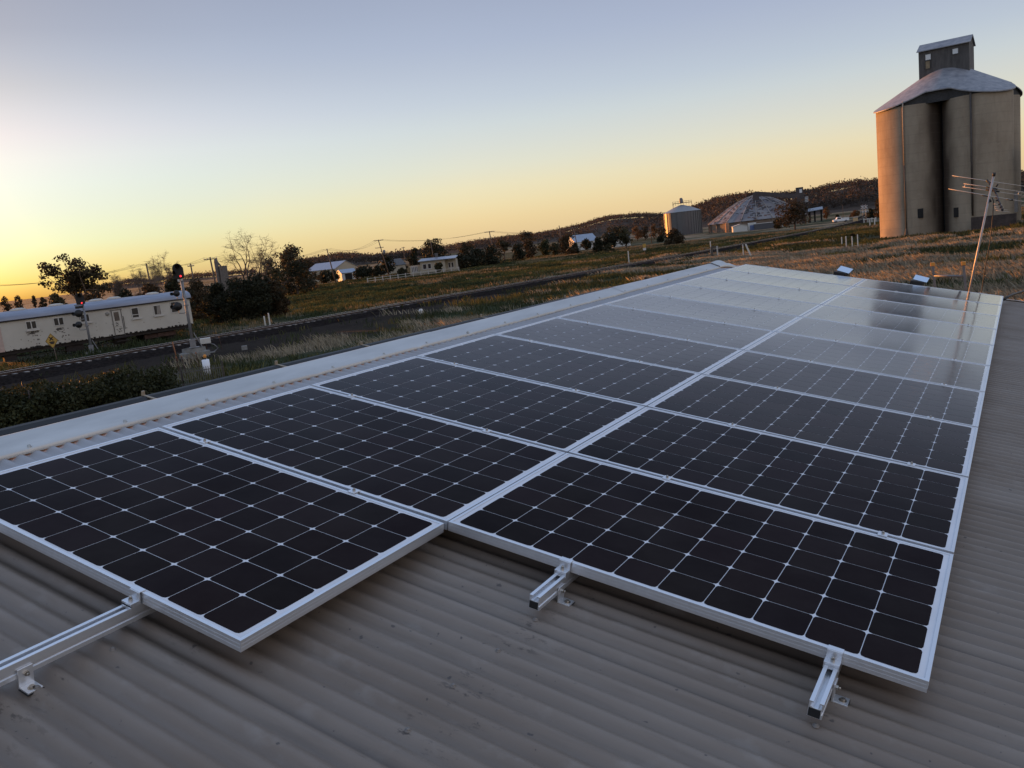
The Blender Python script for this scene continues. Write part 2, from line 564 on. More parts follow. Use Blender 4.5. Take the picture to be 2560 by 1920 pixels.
def glass_material(name, col, rough, cells=False):
    """what lies under the anti-reflective glass, and the glass's own mirror that takes over towards grazing angles"""
    m = bpy.data.materials.new(name)
    m.use_nodes = True
    n, l = m.node_tree.nodes, m.node_tree.links
    n.clear()
    t = n.new('ShaderNodeTexCoord')
    z = n.new('ShaderNodeTexNoise'); z.inputs['Scale'].default_value = 3.0; z.inputs['Detail'].default_value = 3
    l.new(t.outputs['Object'], z.inputs[0])
    r = n.new('ShaderNodeValToRGB')
    r.color_ramp.elements[0].color = tuple(np.array(col) * 0.8) + (1,); r.color_ramp.elements[1].color = tuple(np.array(col) * 1.25) + (1,)
    l.new(z.outputs[0], r.inputs[0])
    df = n.new('ShaderNodeBsdfDiffuse'); l.new(r.outputs[0], df.inputs[0])
    gl = n.new('ShaderNodeBsdfGlossy')
    mr = n.new('ShaderNodeMapRange'); mr.inputs[3].default_value = rough * 0.85; mr.inputs[4].default_value = rough * 1.25
    l.new(z.outputs[0], mr.inputs[0]); l.new(mr.outputs[0], gl.inputs['Roughness'])
    lw = n.new('ShaderNodeLayerWeight'); lw.inputs[0].default_value = 0.5          # facing: 1 - cos(angle)
    rp = n.new('ShaderNodeValToRGB')
    el = rp.color_ramp.elements
    for i, (p_, v_) in enumerate(((0.50, 0.004), (0.61, 0.016), (0.66, 0.035), (0.69, 0.06), (0.72, 0.105), (0.748, 0.165), (0.775, 0.25), (0.797, 0.38), (0.817, 0.51), (0.856, 0.69), (0.89, 0.77), (0.95, 0.90), (1.0, 1.0))):
        e = el[i] if i < 2 else el.new(p_)
        e.position = p_; e.color = (v_, v_, v_, 1)
    l.new(lw.outputs['Facing'], rp.inputs[0])
    ma = rp
    at = n.new('ShaderNodeAttribute'); at.attribute_name = 'tint'
    cm_ = n.new('ShaderNodeMix'); cm_.data_type = 'RGBA'; cm_.blend_type = 'MULTIPLY'; cm_.inputs[0].default_value = 1.0 if cells else 0.0
    l.new(r.outputs[0], cm_.inputs[6]); l.new(at.outputs['Color'], cm_.inputs[7])
    # a thin uneven film of dust
    zd = n.new('ShaderNodeTexNoise'); zd.inputs['Scale'].default_value = 1.7; zd.inputs['Detail'].default_value = 7; zd.inputs['Roughness'].default_value = 0.7
    l.new(t.outputs['Object'], zd.inputs[0])
    dr_ = n.new('ShaderNodeMapRange'); dr_.inputs[1].default_value = 0.4; dr_.inputs[2].default_value = 0.8; dr_.inputs[3].default_value = 0.0; dr_.inputs[4].default_value = 0.06
    l.new(zd.outputs[0], dr_.inputs[0])
    dm_ = n.new('ShaderNodeMix'); dm_.data_type = 'RGBA'; dm_.inputs[7].default_value = (0.22, 0.19, 0.17, 1)
    l.new(dr_.outputs[0], dm_.inputs[0]); l.new(cm_.outputs[2], dm_.inputs[6]); l.new(dm_.outputs[2], df.inputs[0])
    mx = n.new('ShaderNodeMixShader'); l.new(ma.outputs[0], mx.inputs[0]); l.new(df.outputs[0], mx.inputs[1]); l.new(gl.outputs[0], mx.inputs[2])
    o = n.new('ShaderNodeOutputMaterial'); l.new(mx.outputs[0], o.inputs[0])
    return m


MAT_CELL = glass_material('silicon_cells_under_glass', (0.0145, 0.0095, 0.0095), 0.12, True)
MAT_BACK = glass_material('white_backsheet_under_glass', (0.62, 0.62, 0.64), 0.12)


def panel_meshes():
    f = MB()
    T, D, wdt = 0.0, 0.038, 0.0115
    for a, b in (((0, 0), (PL, wdt)), ((0, PW - wdt), (PL, PW))):
        f.box2((a[0], a[1], -D), (b[0], b[1], T))
    for a, b in (((0, wdt), (wdt, PW - wdt)), ((PL - wdt, wdt), (PL, PW - wdt))):
        f.box2((a[0], a[1], -D), (b[0], b[1], T))
    # shallow grooves and the return flange of the frame extrusion
    for y0, y1 in ((-0.0006, 0.0), (PW, PW + 0.0006)):
        for z in (-0.012, -0.024):
            f.box2((0.002, y0, z - 0.0012), (PL - 0.002, y1, z))
    for x0, x1 in ((-0.0006, 0.0), (PL, PL + 0.0006)):
        for z in (-0.012, -0.024):
            f.box2((x0, 0.002, z - 0.0012), (x1, PW - 0.002, z))
    g = MB()
    sag = lambda x, y: -0.0022 - 0.0034 * (1 - (2 * x / PL - 1) ** 2) * (1 - (2 * y / PW - 1) ** 2)
    nx, ny = 20, 12
    xs = np.linspace(wdt, PL - wdt, nx + 1); ys = np.linspace(wdt, PW - wdt, ny + 1)
    g.sheet([[(x, y, sag(x, y) - 0.0007) for x in xs] for y in ys], 0, True)
    c = MB()
    ncx, ncy, mx, my = 10, 6, 0.031, 0.021
    cx, cy = (PL - 2 * mx) / ncx, (PW - 2 * my) / ncy
    ch, gap = 0.0150, 0.0013
    for i in range(ncx):
        for j in range(ncy):
            x0, x1 = mx + i * cx + gap, mx + (i + 1) * cx - gap
            y0, y1 = my + j * cy + gap, my + (j + 1) * cy - gap
            xm, ym = (x0 + x1) / 2, (y0 + y1) / 2
            q = 0.004
            ring = [(x0 + ch, y0), (xm, y0), (x1 - ch, y0), (x1 - q, y0 + q), (x1, y0 + ch), (x1, ym), (x1, y1 - ch), (x1 - q, y1 - q), (x1 - ch, y1), (xm, y1), (x0 + ch, y1), (x0 + q, y1 - q), (x0, y1 - ch), (x0, ym), (x0, y0 + ch), (x0 + q, y0 + q)]
            V = [(xm, ym)] + ring
            c.add([(x, y, sag(x, y)) for x, y in V], [(0, k + 1, (k + 1) % 16 + 1) for k in range(16)], 0, True)
    return f, g, c


fm, gm, cm = panel_meshes()
ordn = ['first', 'second', 'third', 'fourth', 'fifth', 'sixth', 'seventh', 'eighth', 'ninth', 'tenth', 'eleventh']


def panel_label(col, k):
    if col == 0:
        return ['solar panel jutting alone beyond the rest, its front corner over bare roof', ][0] if k == -1 else \
            f'{ordn[k + 1]} solar panel counted from the jutting one, in the column along the ridge'
    if k == 0: return 'near corner solar panel with two rail ends poking out under its front edge'
    return f'{ordn[k]} solar panel from the front, in the column beside bare roof'


proto = None
tilt_r = random.Random(8)
for col in (0, 1):
    for k in range(-1 if col == 0 else 0, 10):
        u0 = PANEL_X0 - 0.006 if col else -PL - 0.006
        loc = roof_w(u0, k * PP + 0.004, 0.0)
        if proto is None:
            proto = empty('solar_panel', (0, 0, 0))
            f_o = fm.build('frame', MAT_ALU, proto, bevel=0.0009)
            b_o = gm.build('backsheet', MAT_BACK, proto)
            c_o = cm.build('cells', MAT_CELL, proto)
            ta = c_o.data.color_attributes.new('tint', 'FLOAT_COLOR', 'POINT')
            cr_ = np.random.default_rng(3)
            tv = np.repeat(np.stack([cr_.uniform(0.72, 1.25, 60)] * 3 + [np.ones(60)], 1) * np.concatenate([cr_.uniform(0.94, 1.06, (60, 3)), np.ones((60, 1))], 1), 17, 0).astype(np.float32)
            ta.data.foreach_set('color', tv.ravel())
            o = proto
        else:
            o = copy_tree(proto)
        o.location = loc
        o.rotation_euler = (tilt_r.uniform(-0.0012, 0.0012), TILT + tilt_r.uniform(-0.0008, 0.0008), 0)
        tag(o, panel_label(col, k), 'solar panel', 'solar panels fixed in two columns on the shed roof')

# ================================================================== RAILS, FEET AND CLAMPS
def rail_profile():
    # hollow section with a top slot, seen at its cut end
    return [(-0.020, -0.050), (0.020, -0.050), (0.020, -0.036), (0.0165, -0.034), (0.0165, -0.026), (0.020, -0.024), (0.020, 0.0), (0.008, 0.0), (0.008, -0.004), (0.0155, -0.004), (0.0155, -0.016), (0.006, -0.020), (-0.006, -0.020), (-0.0155, -0.016), (-0.0155, -0.004), (-0.008, -0.004), (-0.008, 0.0), (-0.020, 0.0)]


def add_part(root, mb, name, m, P, bevel=0.0):
    return mb.build(name, m, root, P, None, bevel)


def make_foot(root, side, y, bare):
    f = MB()
    f.box((0.0235 * side, 0, -0.052), (0.005, 0.042, 0.060))
    f.box((0.047 * side, 0, -0.0785), (0.042, 0.042, 0.005))
    o = f.build('roof_bracket', MAT_ALU, root, (0, y, 0), None, 0.0008)
    b = MB()
    b.tube([(0.024 * side, 0, -0.040), (0.033 * side, 0, -0.040)], 0.0075, 6, smooth=False)
    b.tube([(0.033 * side, 0, -0.040), (0.040 * side, 0, -0.040)], 0.004, 8)
    b.tube([(0.051 * side, 0, -0.076), (0.051 * side, 0, -0.069)], 0.0068, 6, smooth=False)
    b.tube([(0.051 * side, 0, -0.077), (0.051 * side, 0, -0.0755)], 0.012, 12, smooth=False)
    b.build('bolt', MAT_STEEL, o)
    p = MB(); p.box((0.047 * side, 0, -0.0825), (0.046, 0.046, 0.003)); p.build('rubber_pad', MAT_RUBBER, o)
    return o


def make_midclamp(root, y):
    c = MB()
    c.box((0, 0, 0.0415), (0.036, 0.042, 0.004))
    c.box((0, 0, 0.02), (0.034, 0.014, 0.038))
    o = c.build('mid_clamp', MAT_ALU, root, (0, y, 0), None, 0.0008)
    b = MB(); b.tube([(0, 0, 0.0435), (0, 0, 0.0505)], 0.0065, 6, smooth=False); b.tube([(0, 0, 0.0505), (0, 0, 0.054)], 0.004, 8)
    b.build('bolt', MAT_STEEL, o)


def make_endclamp(root, y, sgn):
    c = MB()
    c.box((0, 0.004 * sgn, 0.0415), (0.046, 0.022, 0.0035))            # lip over the frame
    c.box((0, -0.0075 * sgn, 0.021), (0.046, 0.0045, 0.040))
    c.box((0, -0.0245 * sgn, 0.0085), (0.046, 0.030, 0.0125))           # step for the bolt
    c.box((0, -0.0375 * sgn, 0.0015), (0.046, 0.004, 0.015))
    o = c.build('end_clamp', MAT_ALU, root, (0, y, 0), None, 0.0008)
    b = MB(); b.tube([(0, -0.024 * sgn, 0.0145), (0, -0.024 * sgn, 0.0225)], 0.0068, 6, smooth=False); b.tube([(0, -0.024 * sgn, 0.0225), (0, -0.024 * sgn, 0.030)], 0.0042, 8)
    b.build('bolt', MAT_STEEL, o)


RAILS = [(-1.377, -1.95, -1, 'aluminium mounting rail running beneath the panels nearest the ridge capping'),
         (-0.468, -2.05, -1, 'long bare aluminium mounting rail sticking far out beyond the jutting front panel'),
         (0.512, -0.215, 0, 'short stub of aluminium rail poking out under the near panel, towards the jutting panel'),
         (1.432, -0.235, 0, 'short stub of aluminium rail poking out beside the near bottom corner of the array')]
for u, v0, k0, lab in RAILS:
    root = empty('mounting_rail', roof_w(u, 0, -0.040), lab, 'mounting rail', 'aluminium rails carrying the solar panels', (0, TILT, 0))
    c = MB(); c.prism([(x, z) for x, z in rail_profile()], v0, 10.20, 'y')
    c.build('channel', MAT_ALU, root, None, None, 0.0006)
    plug = MB(); plug.prism([(-0.0185, -0.0485), (0.0145, -0.0485), (0.0145, -0.022), (-0.0185, -0.022)], v0 - 0.0005, v0 + 0.004, 'y')
    plug.build('hollow_end', MAT_RUBBER, root)
    make_endclamp(root, k0 * PP + 0.004, 1)
    for k in range(k0 + 1, 10):
        make_midclamp(root, k * PP - 0.006)
    make_endclamp(root, 10 * PP - 0.016, -1)
    first = {-0.468: -1.375, 0.512: -0.062, 1.432: -0.060, -1.377: -1.375}[u]
    for q in range(5):
        make_foot(root, 1, first + q * 1.21, q == 0)

# ================================================================== THINGS AT THE FAR END OF THE ROOF
MAT_MIRROR = mat('bright_sheet_metal', (0.62, 0.66, 0.72), 0.12, 1.0)
MAT_DARKBOX = mat('dark_vent_body', (0.03, 0.026, 0.024), 0.7, 0.2, var=0.3)
for u, v, lab, rz in ((-0.40, 10.50, 'small dark roof vent with shiny tilted lid, behind the ridge side panels', -0.25), (0.62, 10.52, 'small dark roof vent with shiny tilted lid, next to the ladder', -0.1)):
    root = empty('roof_vent', roof_w(u, v, -0.115), lab, 'roof vent', 'shiny lidded roof vents at the far edge', (0, TILT, rz))
    b = MB(); b.box((0, 0, 0.06), (0.165, 0.13, 0.14)); b.build('vent_body', MAT_DARKBOX, root, bevel=0.004)
    b = MB(); b.box((0.035, 0.03, 0.165), (0.185, 0.14, 0.006), Matrix.Rotation(R(22), 3, 'X') @ Matrix.Rotation(R(8), 3, 'Y'))
    b.build('lid', MAT_MIRROR, root, bevel=0.002)
    b = MB(); b.box((-0.02, -0.07, 0.060), (0.26, 0.004, 0.012)); b.build('flange', MAT_CAP, root)

# ladder leaning on the far gable end
lad = empty('ladder', roof_w(0.95, 11.0, -0.2), 'aluminium ladder top with orange capped stiles leaning on far roof edge', 'ladder')
MAT_LAD = mat('grey_ladder_aluminium', (0.17, 0.165, 0.165), 0.5, 0.5, var=0.2, scale=8)
MAT_ORANGE = mat('orange_plastic', (0.62, 0.24, 0.03), 0.5)
L0, L1 = AT(2338, 722, 13.65), AT(2415, 727, 13.55)
LT0, LT1 = AT(2332, 664, 13.65), AT(2409, 662, 13.55)
base_l = Vector(lad.location)
for a, b in ((L0, LT0), (L1, LT1)):
    a, b = Vector(a), Vector(b)
    d = (b - a).normalized()
    down = a - d * ((a.z - 0.0) / max(d.z, 0.2))
    down.y += 0.0
    foot = Vector((a.x, a.y + 0.9, 0.02))
    st = MB(); st.tube([foot - base_l, a - base_l, b - base_l], 0.022, 4, smooth=False); st.build('stile', MAT_LAD, lad)
    cp = MB(); cp.box(b - base_l + d * 0.02, (0.058, 0.05, 0.055)); cp.build('stile_cap', MAT_ORANGE, lad, bevel=0.006)
fa, fb = Vector((L0[0], L0[1] + 0.9, 0.02)), Vector((L1[0], L1[1] + 0.9, 0.02))
tr = 0.56
r0, r1 = Vector(L0).lerp(Vector(LT0), tr), Vector(L1).lerp(Vector(LT1), tr)
st = MB(); st.tube([r0 - base_l, r1 - base_l], 0.017, 8); st.build('rung', MAT_LAD, lad)
for k in range(1, 12):
    t = 1 - k * 0.3 / (L0[2])
    if t < 0.06: break
    q0, q1 = fa.lerp(Vector(L0), t), fb.lerp(Vector(L1), t)
    if t < 0.97:
        st = MB(); st.tube([q0 - base_l, q1 - base_l], 0.017, 8); st.build('rung', MAT_LAD, lad)

# television antenna
D_A = 13.25
A = lambda x, y, d=0.0: Vector(AT(x, y, D_A + d))
mast_b, mast_t = A(2423, 730), A(2484, 440)
ant = empty('television_antenna', mast_b, 'leaning television antenna on thin pipe mast in front of the concrete silo', 'antenna')
MAT_PIPE = mat('galvanised_pipe', (0.36, 0.32, 0.29), 0.45, 0.6, var=0.15, scale=12)
MAT_ROD = mat('aluminium_rods', (0.52, 0.46, 0.40), 0.4, 0.7)
MAT_BLACK = mat('black_plastic', (0.014, 0.012, 0.011), 0.55)
mdir = (mast_t - mast_b).normalized()
s = MB(); s.tube([Vector((0, 0, 0)) - mdir * 0.55, mast_t - mast_b], 0.0145, 10); s.build('mast', MAT_PIPE, ant)
s = MB(); s.tube([mast_t - mast_b, mast_t - mast_b + mdir * 0.045], 0.021, 8); s.build('mast_cap', MAT_BLACK, ant)
bm0, bm1 = A(2466, 450, 0.45), A(2507, 528, -0.75)
s = MB(); s.tube([A(2469, 452, 0.12) - mast_b, A(2490, 484, 0) - mast_b, A(2506, 526, -0.5) - mast_b], 0.012, 6, smooth=False); s.build('boom', MAT_BLACK, ant)
for (x0, y0, x1, y1, dd, r) in ((2380, 439, 2563, 466, 0.3, 0.0042), (2409, 459, 2558, 480, 0.12, 0.0042), (2406, 467, 2560, 489, 0.1, 0.0042), (2371, 472, 2570, 506, -0.12, 0.0042),
                                (2486, 517, 2510, 518, -0.35, 0.003), (2487, 522, 2519, 525, -0.42, 0.003), (2490, 526, 2524, 530, -0.5, 0.003), (2484, 510, 2506, 511, -0.3, 0.003)):
    s = MB(); s.tube([A(x0, y0, dd) - mast_b, A(x1, y1, dd) - mast_b], r, 6); s.build('element', MAT_ROD, ant)
for (x0, y0, x1, y1) in ((2413, 461, 2411, 468), (2548, 479, 2545, 487)):
    s = MB(); s.tube([A(x0, y0, 0.11) - mast_b, A(x1, y1, 0.11) - mast_b], 0.004, 6); s.build('element_tie', MAT_ROD, ant)
for (x0, y0, x1, y1, dd, r) in ((2455, 488, 2470, 490, -0.12, 0.011), (2464, 474, 2499, 479, 0.1, 0.013), (2465, 468, 2494, 473, 0.11, 0.011), (2488, 494, 2496, 496, -0.12, 0.010), (2516, 498, 2533, 500, -0.12, 0.011), (2490, 467, 2495, 460, 0.1, 0.012), (2466, 450, 2478, 461, 0.25, 0.016), (2473, 498, 2477, 505, 0, 0.016)):
    s = MB(); s.tube([A(x0, y0, dd) - mast_b, A(x1, y1, dd) - mast_b], r, 6); s.build('insulator', MAT_BLACK, ant)
for (x, y, dd) in ((2493, 501, -0.25), (2499, 511, -0.33), (2503, 518, -0.42), (2506, 524, -0.5)):
    s = MB(); s.box(A(x, y, dd) - mast_b, (0.03, 0.03, 0.022)); s.build('director_mount', MAT_BLACK, ant)
s = MB()
pts = [A(2480, 494, 0), A(2484, 502, 0), A(2482, 540, 0.0), A(2476, 600, 0.02), A(2463, 670, 0.02), A(2453, 735, 0.03), A(2450, 760, 0.03)]
s.tube([p - mast_b for p in pts], 0.0065, 6); s.build('coaxial_cable', MAT_BLACK, ant)
# drooping black cable at the corner of the array
s = MB(); s.tube([roof_w(1.70, 10.14, -0.05), roof_w(1.74, 10.25, -0.02), Vector(AT(2530, 737, 13.0)), Vector(AT(2548, 731, 13.6)), Vector(AT(2580, 722, 15.0)), Vector((8.5, 14.6, 3.3))], 0.017, 8)
tag(s.build('power_cable', MAT_BLACK), 'thick black cable running off the far bottom corner of the array', 'cable')

# ================================================================== TERRAIN
TY = np.array([-120, -60, 0, 25, 45, 67, 90, 118, 145, 180, 220, 266, 320, 420, 520])
TX = np.array([-62.5, -60, -56.7, -55.0, -52.4, -48.9, -46.5, -43.9, -41.9, -40.6, -40.3, -42.3, -47.0, -60.0, -76.0]) + 0.72
_c = np.polyfit(TY / 100.0, TX, 6)
track_x = lambda y: np.polyval(_c, np.clip(y, -110, 500) / 100.0)


def screen(P):
    Y = (np.asarray(P) - CAM) @ RW.T
    z = np.where(Y[:, 2] > 0.1, Y[:, 2], np.nan)
    return 1280 + F_PX * Y[:, 0] / z, 960 + F_PX * Y[:, 1] / z, Y[:, 2]


def roof_line(px):
    return np.interp(px, [-200, 0, 1794, 1866, 2512, 2700], [1130, 1087, 655, 655, 738, 790])


def seen(P, margin=70):
    px, py, z = screen(P)
    with np.errstate(invalid='ignore'):
        return (z > 1) & (px > -90) & (px < 2650) & (py < roof_line(px) + margin)


def blob(x, y, cx, cy, sx, sy, rot=0.0):
    c, s = math.cos(rot), math.sin(rot)
    dx, dy = x - cx, y - cy
    a, b = (dx * c + dy * s) / sx, (-dx * s + dy * c) / sy
    return np.exp(-(a * a + b * b))


def bare_amt(x, y):
    d = x - track_x(y)                     # + is the shed's side
    near = np.interp(y, [-40, 25, 40, 55, 75, 100, 150, 250], [6.5, 14, 17, 9, 6.5, 5.0, 4.0, 4.5])
    edge = (fbm(x * 0.16, y * 0.16) - 0.5) * 6
    b = 1 / (1 + np.exp(-(near + edge - d) * 0.9)) * (1 / (1 + np.exp(-(d + 3.2 + edge * 0.25) * 1.6)))
    b = np.maximum(b, blob(x, y, -66, 42, 7, 16, -0.2) * 0.55)
    b = np.maximum(b, 0.9 * blob(x, y, -9, 121, 11, 3.0, -0.35))
    b = np.maximum(b, 0.9 * blob(x, y, 6, 112, 6, 8))
    return np.clip(b, 0, 1)


def dry_amt(x, y):
    d = x - track_x(y)
    n = fbm(x * 0.075 + 3, y * 0.17 + 9, 4)
    n2 = fbm(x * 0.25, y * 0.4, 3)
    right = 1 / (1 + np.exp(-(x - (-24 + 0.02 * (y - 60))) * 0.30))
    thr = 0.61 - 0.145 * right * np.exp(-((y - 66) / 46.0) ** 4)
    v = (n * 0.75 + n2 * 0.25 - thr) * 9
    v = np.maximum(v, 3.2 * (blob(x, y, -26.5, 35, 7, 3.6, 0.85) + blob(x, y, -25, 58, 7, 8) * 0.9 + blob(x, y, -23, 84, 5, 13, 0.2) + blob(x, y, -29, 100, 9, 9)) - 1.0 - 1.6 * n2)
    v = np.maximum(v, np.where(d < 0, 2.2 * np.exp(-((d + 7.0) / 3.0) ** 2) * (n2 > 0.47) * (y > 60) - 0.8, -5))
    v = np.maximum(v, np.where((y > 190) & (d > -80), 5 * (n - 0.47) * 2, -5))
    v = np.where((d > -9) & (x < -70) & (y < 30), -3, v)
    return np.clip(v, 0, 1) * (1 - bare_amt(x, y))


def axis(lo, hi, st, far, n):
    a = np.arange(lo, hi + 1e-6, st)
    e = np.geomspace(st, far, n)
    return np.concatenate([(lo - e)[::-1], a, hi + e])


def ground_z(x, y):
    return (fbm(x * 0.11, y * 0.11, 3) - 0.5) * 0.30 * np.clip((np.hypot(x, y - 20) - 12) / 20, 0, 1) * (np.abs(x - track_x(y)) > 2) \
        + 1.5 * blob(x, y, 9.5, 119, 5.5, 9, 0.2)


xs, ys = axis(-200, 45, 1.25, 14000, 26), axis(-30, 330, 1.5, 14000, 26)
X, Y = np.meshgrid(xs, ys)
Zg = np.where((X > -230) & (X < 60) & (Y > -40) & (Y < 350), ground_z(X, Y), 0.0)
inside = (X > -300) & (X < 200) & (Y > -150) & (Y < 420)
dr = np.where(inside, dry_amt(X, Y), np.clip((fbm(X * 0.004, Y * 0.012) - 0.42) * 5, 0, 1))
ba = np.where(inside, bare_amt(X, Y), 0)
GREEN, DRY, BARE = np.array([0.026, 0.031, 0.014]), np.array([0.185, 0.150, 0.100]), np.array([0.021, 0.0150, 0.0115])
nz = fbm(X * 0.5, Y * 0.5, 3)[..., None]
colr = GREEN * (0.7 + 0.9 * nz) * (1 - dr[..., None]) + DRY * (0.6 + 0.7 * nz) * dr[..., None]
colr = colr * (1 - ba[..., None]) + BARE * (0.75 + 0.6 * nz) * ba[..., None]
nx, ny = len(xs), len(ys)
i = np.arange(ny - 1)[:, None] * nx + np.arange(nx - 1)[None, :]
FA = np.stack([i, i + 1, i + nx + 1, i + nx], -1).reshape(-1, 4)


def tint_material(name, rough=0.85, scale=3.0, lo=0.75, hi=1.3, bump=0.0, spec=0.2, trans=0.0):
    m = bpy.data.materials.new(name); m.use_nodes = True
    n, l = m.node_tree.nodes, m.node_tree.links
    p = n['Principled BSDF']; p.inputs['Roughness'].default_value = rough; p.inputs['Specular IOR Level'].default_value = spec
    a = n.new('ShaderNodeAttribute'); a.attribute_name = 'tint'
    t = n.new('ShaderNodeTexCoord')
    z = n.new('ShaderNodeTexNoise'); z.inputs['Scale'].default_value = scale; z.inputs['Detail'].default_value = 6; z.inputs['Roughness'].default_value = 0.7
    l.new(t.outputs['Object'], z.inputs[0])
    mr = n.new('ShaderNodeMapRange'); mr.inputs[1].default_value = 0.3; mr.inputs[2].default_value = 0.7; mr.inputs[3].default_value = lo; mr.inputs[4].default_value = hi
    l.new(z.outputs[0], mr.inputs[0])
    v = n.new('ShaderNodeVectorMath'); v.operation = 'SCALE'
    l.new(a.outputs['Color'], v.inputs[0]); l.new(mr.outputs[0], v.inputs['Scale'])
    l.new(v.outputs[0], p.inputs['Base Color'])
    if bump:
        b = n.new('ShaderNodeBump'); b.inputs['Strength'].default_value = bump; b.inputs['Distance'].default_value = 0.15
        l.new(z.outputs[0], b.inputs['Height']); l.new(b.outputs[0], p.inputs['Normal'])
    if trans:
        out = n['Material Output']; tr = n.new('ShaderNodeBsdfTranslucent'); mx = n.new('ShaderNodeMixShader'); mx.inputs[0].default_value = trans
        l.new(v.outputs[0], tr.inputs[0]); l.new(p.outputs[0], mx.inputs[1]); l.new(tr.outputs[0], mx.inputs[2]); l.new(mx.outputs[0], out.inputs[0])
    return m


MAT_GROUND = tint_material('rough_paddock_ground', 0.95, 1.6, 0.55, 1.5, 0.6, 0.05)
MAT_GRASS = tint_material('grass_blades', 0.8, 0.6, 0.75, 1.25, 0, 0.1, 0.25)
MAT_LEAF = tint_material('tree_foliage', 0.7, 0.5, 0.7, 1.35, 0, 0.2, 0.22)
MAT_BARK = mat('tree_bark', (0.060, 0.045, 0.036), 0.9, var=0.4, scale=3)
MAT_PALEBARK = mat('pale_gum_bark', (0.16, 0.115, 0.085), 0.85, var=0.35, scale=2)
g_me = fast_mesh('ground', np.stack([X, Y, Zg], -1).reshape(-1, 3), FA, MAT_GROUND, True, colors=colr.reshape(-1, 3))
tag(link('ground', g_me), kind='structure')

# ------------------------------------------------------------------ railway
MAT_BALLAST = mat('ballast_stone', (0.016, 0.012, 0.0105), 0.95, var=0.7, scale=5, bump=1.0, bscale=9, detail=9, spec=0.02)
MAT_SLEEPER = mat('concrete_sleeper', (0.085, 0.072, 0.064), 0.9, var=0.4, scale=2)
MAT_SLEEPEND = mat('pale_sleeper_end', (0.30, 0.27, 0.24), 0.9, var=0.25, scale=2)
MAT_RAILSIDE = mat('rusty_rail_side', (0.045, 0.026, 0.018), 0.8, var=0.3, scale=3)
MAT_RAILTOP = mat('polished_rail_head', (0.55, 0.52, 0.50), 0.22, 1.0)
yy = np.arange(-60, 470, 1.0)


def along(offs):
    """list of (dx, z) cross-section swept along the track"""
    rows = []
    for y in yy:
        x = float(track_x(y)); t = float(track_x(y + 0.5) - track_x(y - 0.5))
        nrm = 1 / math.sqrt(1 + t * t)
        rows.append([(x + dx * nrm, y - dx * t * nrm, z) for dx, z in offs])
    return rows


RZ = 0.50
sect = [(-4.2, -0.12), (-3.0, 0.02), (-1.75, 0.30), (-1.2, 0.31), (0, 0.30), (1.2, 0.31), (1.75, 0.30), (3.0, 0.02), (4.4, -0.12)]
dxs = np.linspace(-4.2, 4.4, 44)
zs_ = np.interp(dxs, [q_[0] for q_ in sect], [q_[1] for q_ in sect])
yb = np.arange(-60, 470, 0.35)
XB = track_x(yb)[:, None] + dxs[None, :] + 0.0 * yb[:, None]
YB = np.repeat(yb[:, None], len(dxs), 1)
jit = np.random.default_rng(2).normal(0, 0.035, XB.shape) + (fbm(XB * 0.9, YB * 0.9, 3) - 0.5) * 0.16
ZB_ = zs_[None, :] + jit * np.where(np.abs(dxs) < 1.4, 0.35, 1.0)[None, :]
i = np.arange(len(yb) - 1)[:, None] * len(dxs) + np.arange(len(dxs) - 1)[None, :]
trk = link('railway_track', fast_mesh('railway_track', np.stack([XB, YB, ZB_], -1).reshape(-1, 3), np.stack([i, i + 1, i + len(dxs) + 1, i + len(dxs)], -1).reshape(-1, 4), MAT_BALLAST))
b = MB(); 0 and b.sheet(along([(-4.2, -0.12), (-3.0, 0.02), (-1.75, 0.30), (-1.2, 0.31), (0, 0.30), (1.2, 0.31), (1.75, 0.30), (3.0, 0.02), (4.4, -0.12)]), 0, True)
tag(trk, kind='structure')
for s_ in (-1, 1):
    c = 0.7175 * s_
    r = MB()
    r.sheet(along([(c - 0.035, RZ - 0.03), (c - 0.035, RZ - 0.004), (c - 0.028, RZ), (c + 0.028, RZ), (c + 0.035, RZ - 0.004), (c + 0.035, RZ - 0.03)]), 1)
    r.sheet(along([(c - 0.07, RZ - 0.155), (c - 0.07, RZ - 0.145), (c - 0.009, RZ - 0.13), (c - 0.009, RZ - 0.03), (c - 0.035, RZ - 0.03)]), 0)
    r.sheet(along([(c + 0.035, RZ - 0.03), (c + 0.009, RZ - 0.03), (c + 0.009, RZ - 0.13), (c + 0.07, RZ - 0.145), (c + 0.07, RZ - 0.155)]), 0)
    r.build('rail', [MAT_RAILSIDE, MAT_RAILTOP], trk)
sl = MB()
q = random.Random(4)
for y in np.arange(-40, 120, 0.66):
    x = float(track_x(y)); t = float(track_x(y + 0.5) - track_x(y - 0.5))
    rm = Matrix.Rotation(-math.atan(t), 3, 'Z')
    sl.box((x, y, 0.29), (2.5, 0.24, 0.12), rm)
    if q.random() < 0.75 and y < 62:
        sl.box(Vector((x, y, 0.325)) + rm @ Vector((1.06 + q.uniform(-0.1, 0.1), 0, 0)), (q.uniform(0.30, 0.5), 0.235, 0.058), rm, 1)
tag(sl.build('sleepers', [MAT_SLEEPER, MAT_SLEEPEND], trk), kind='stuff')

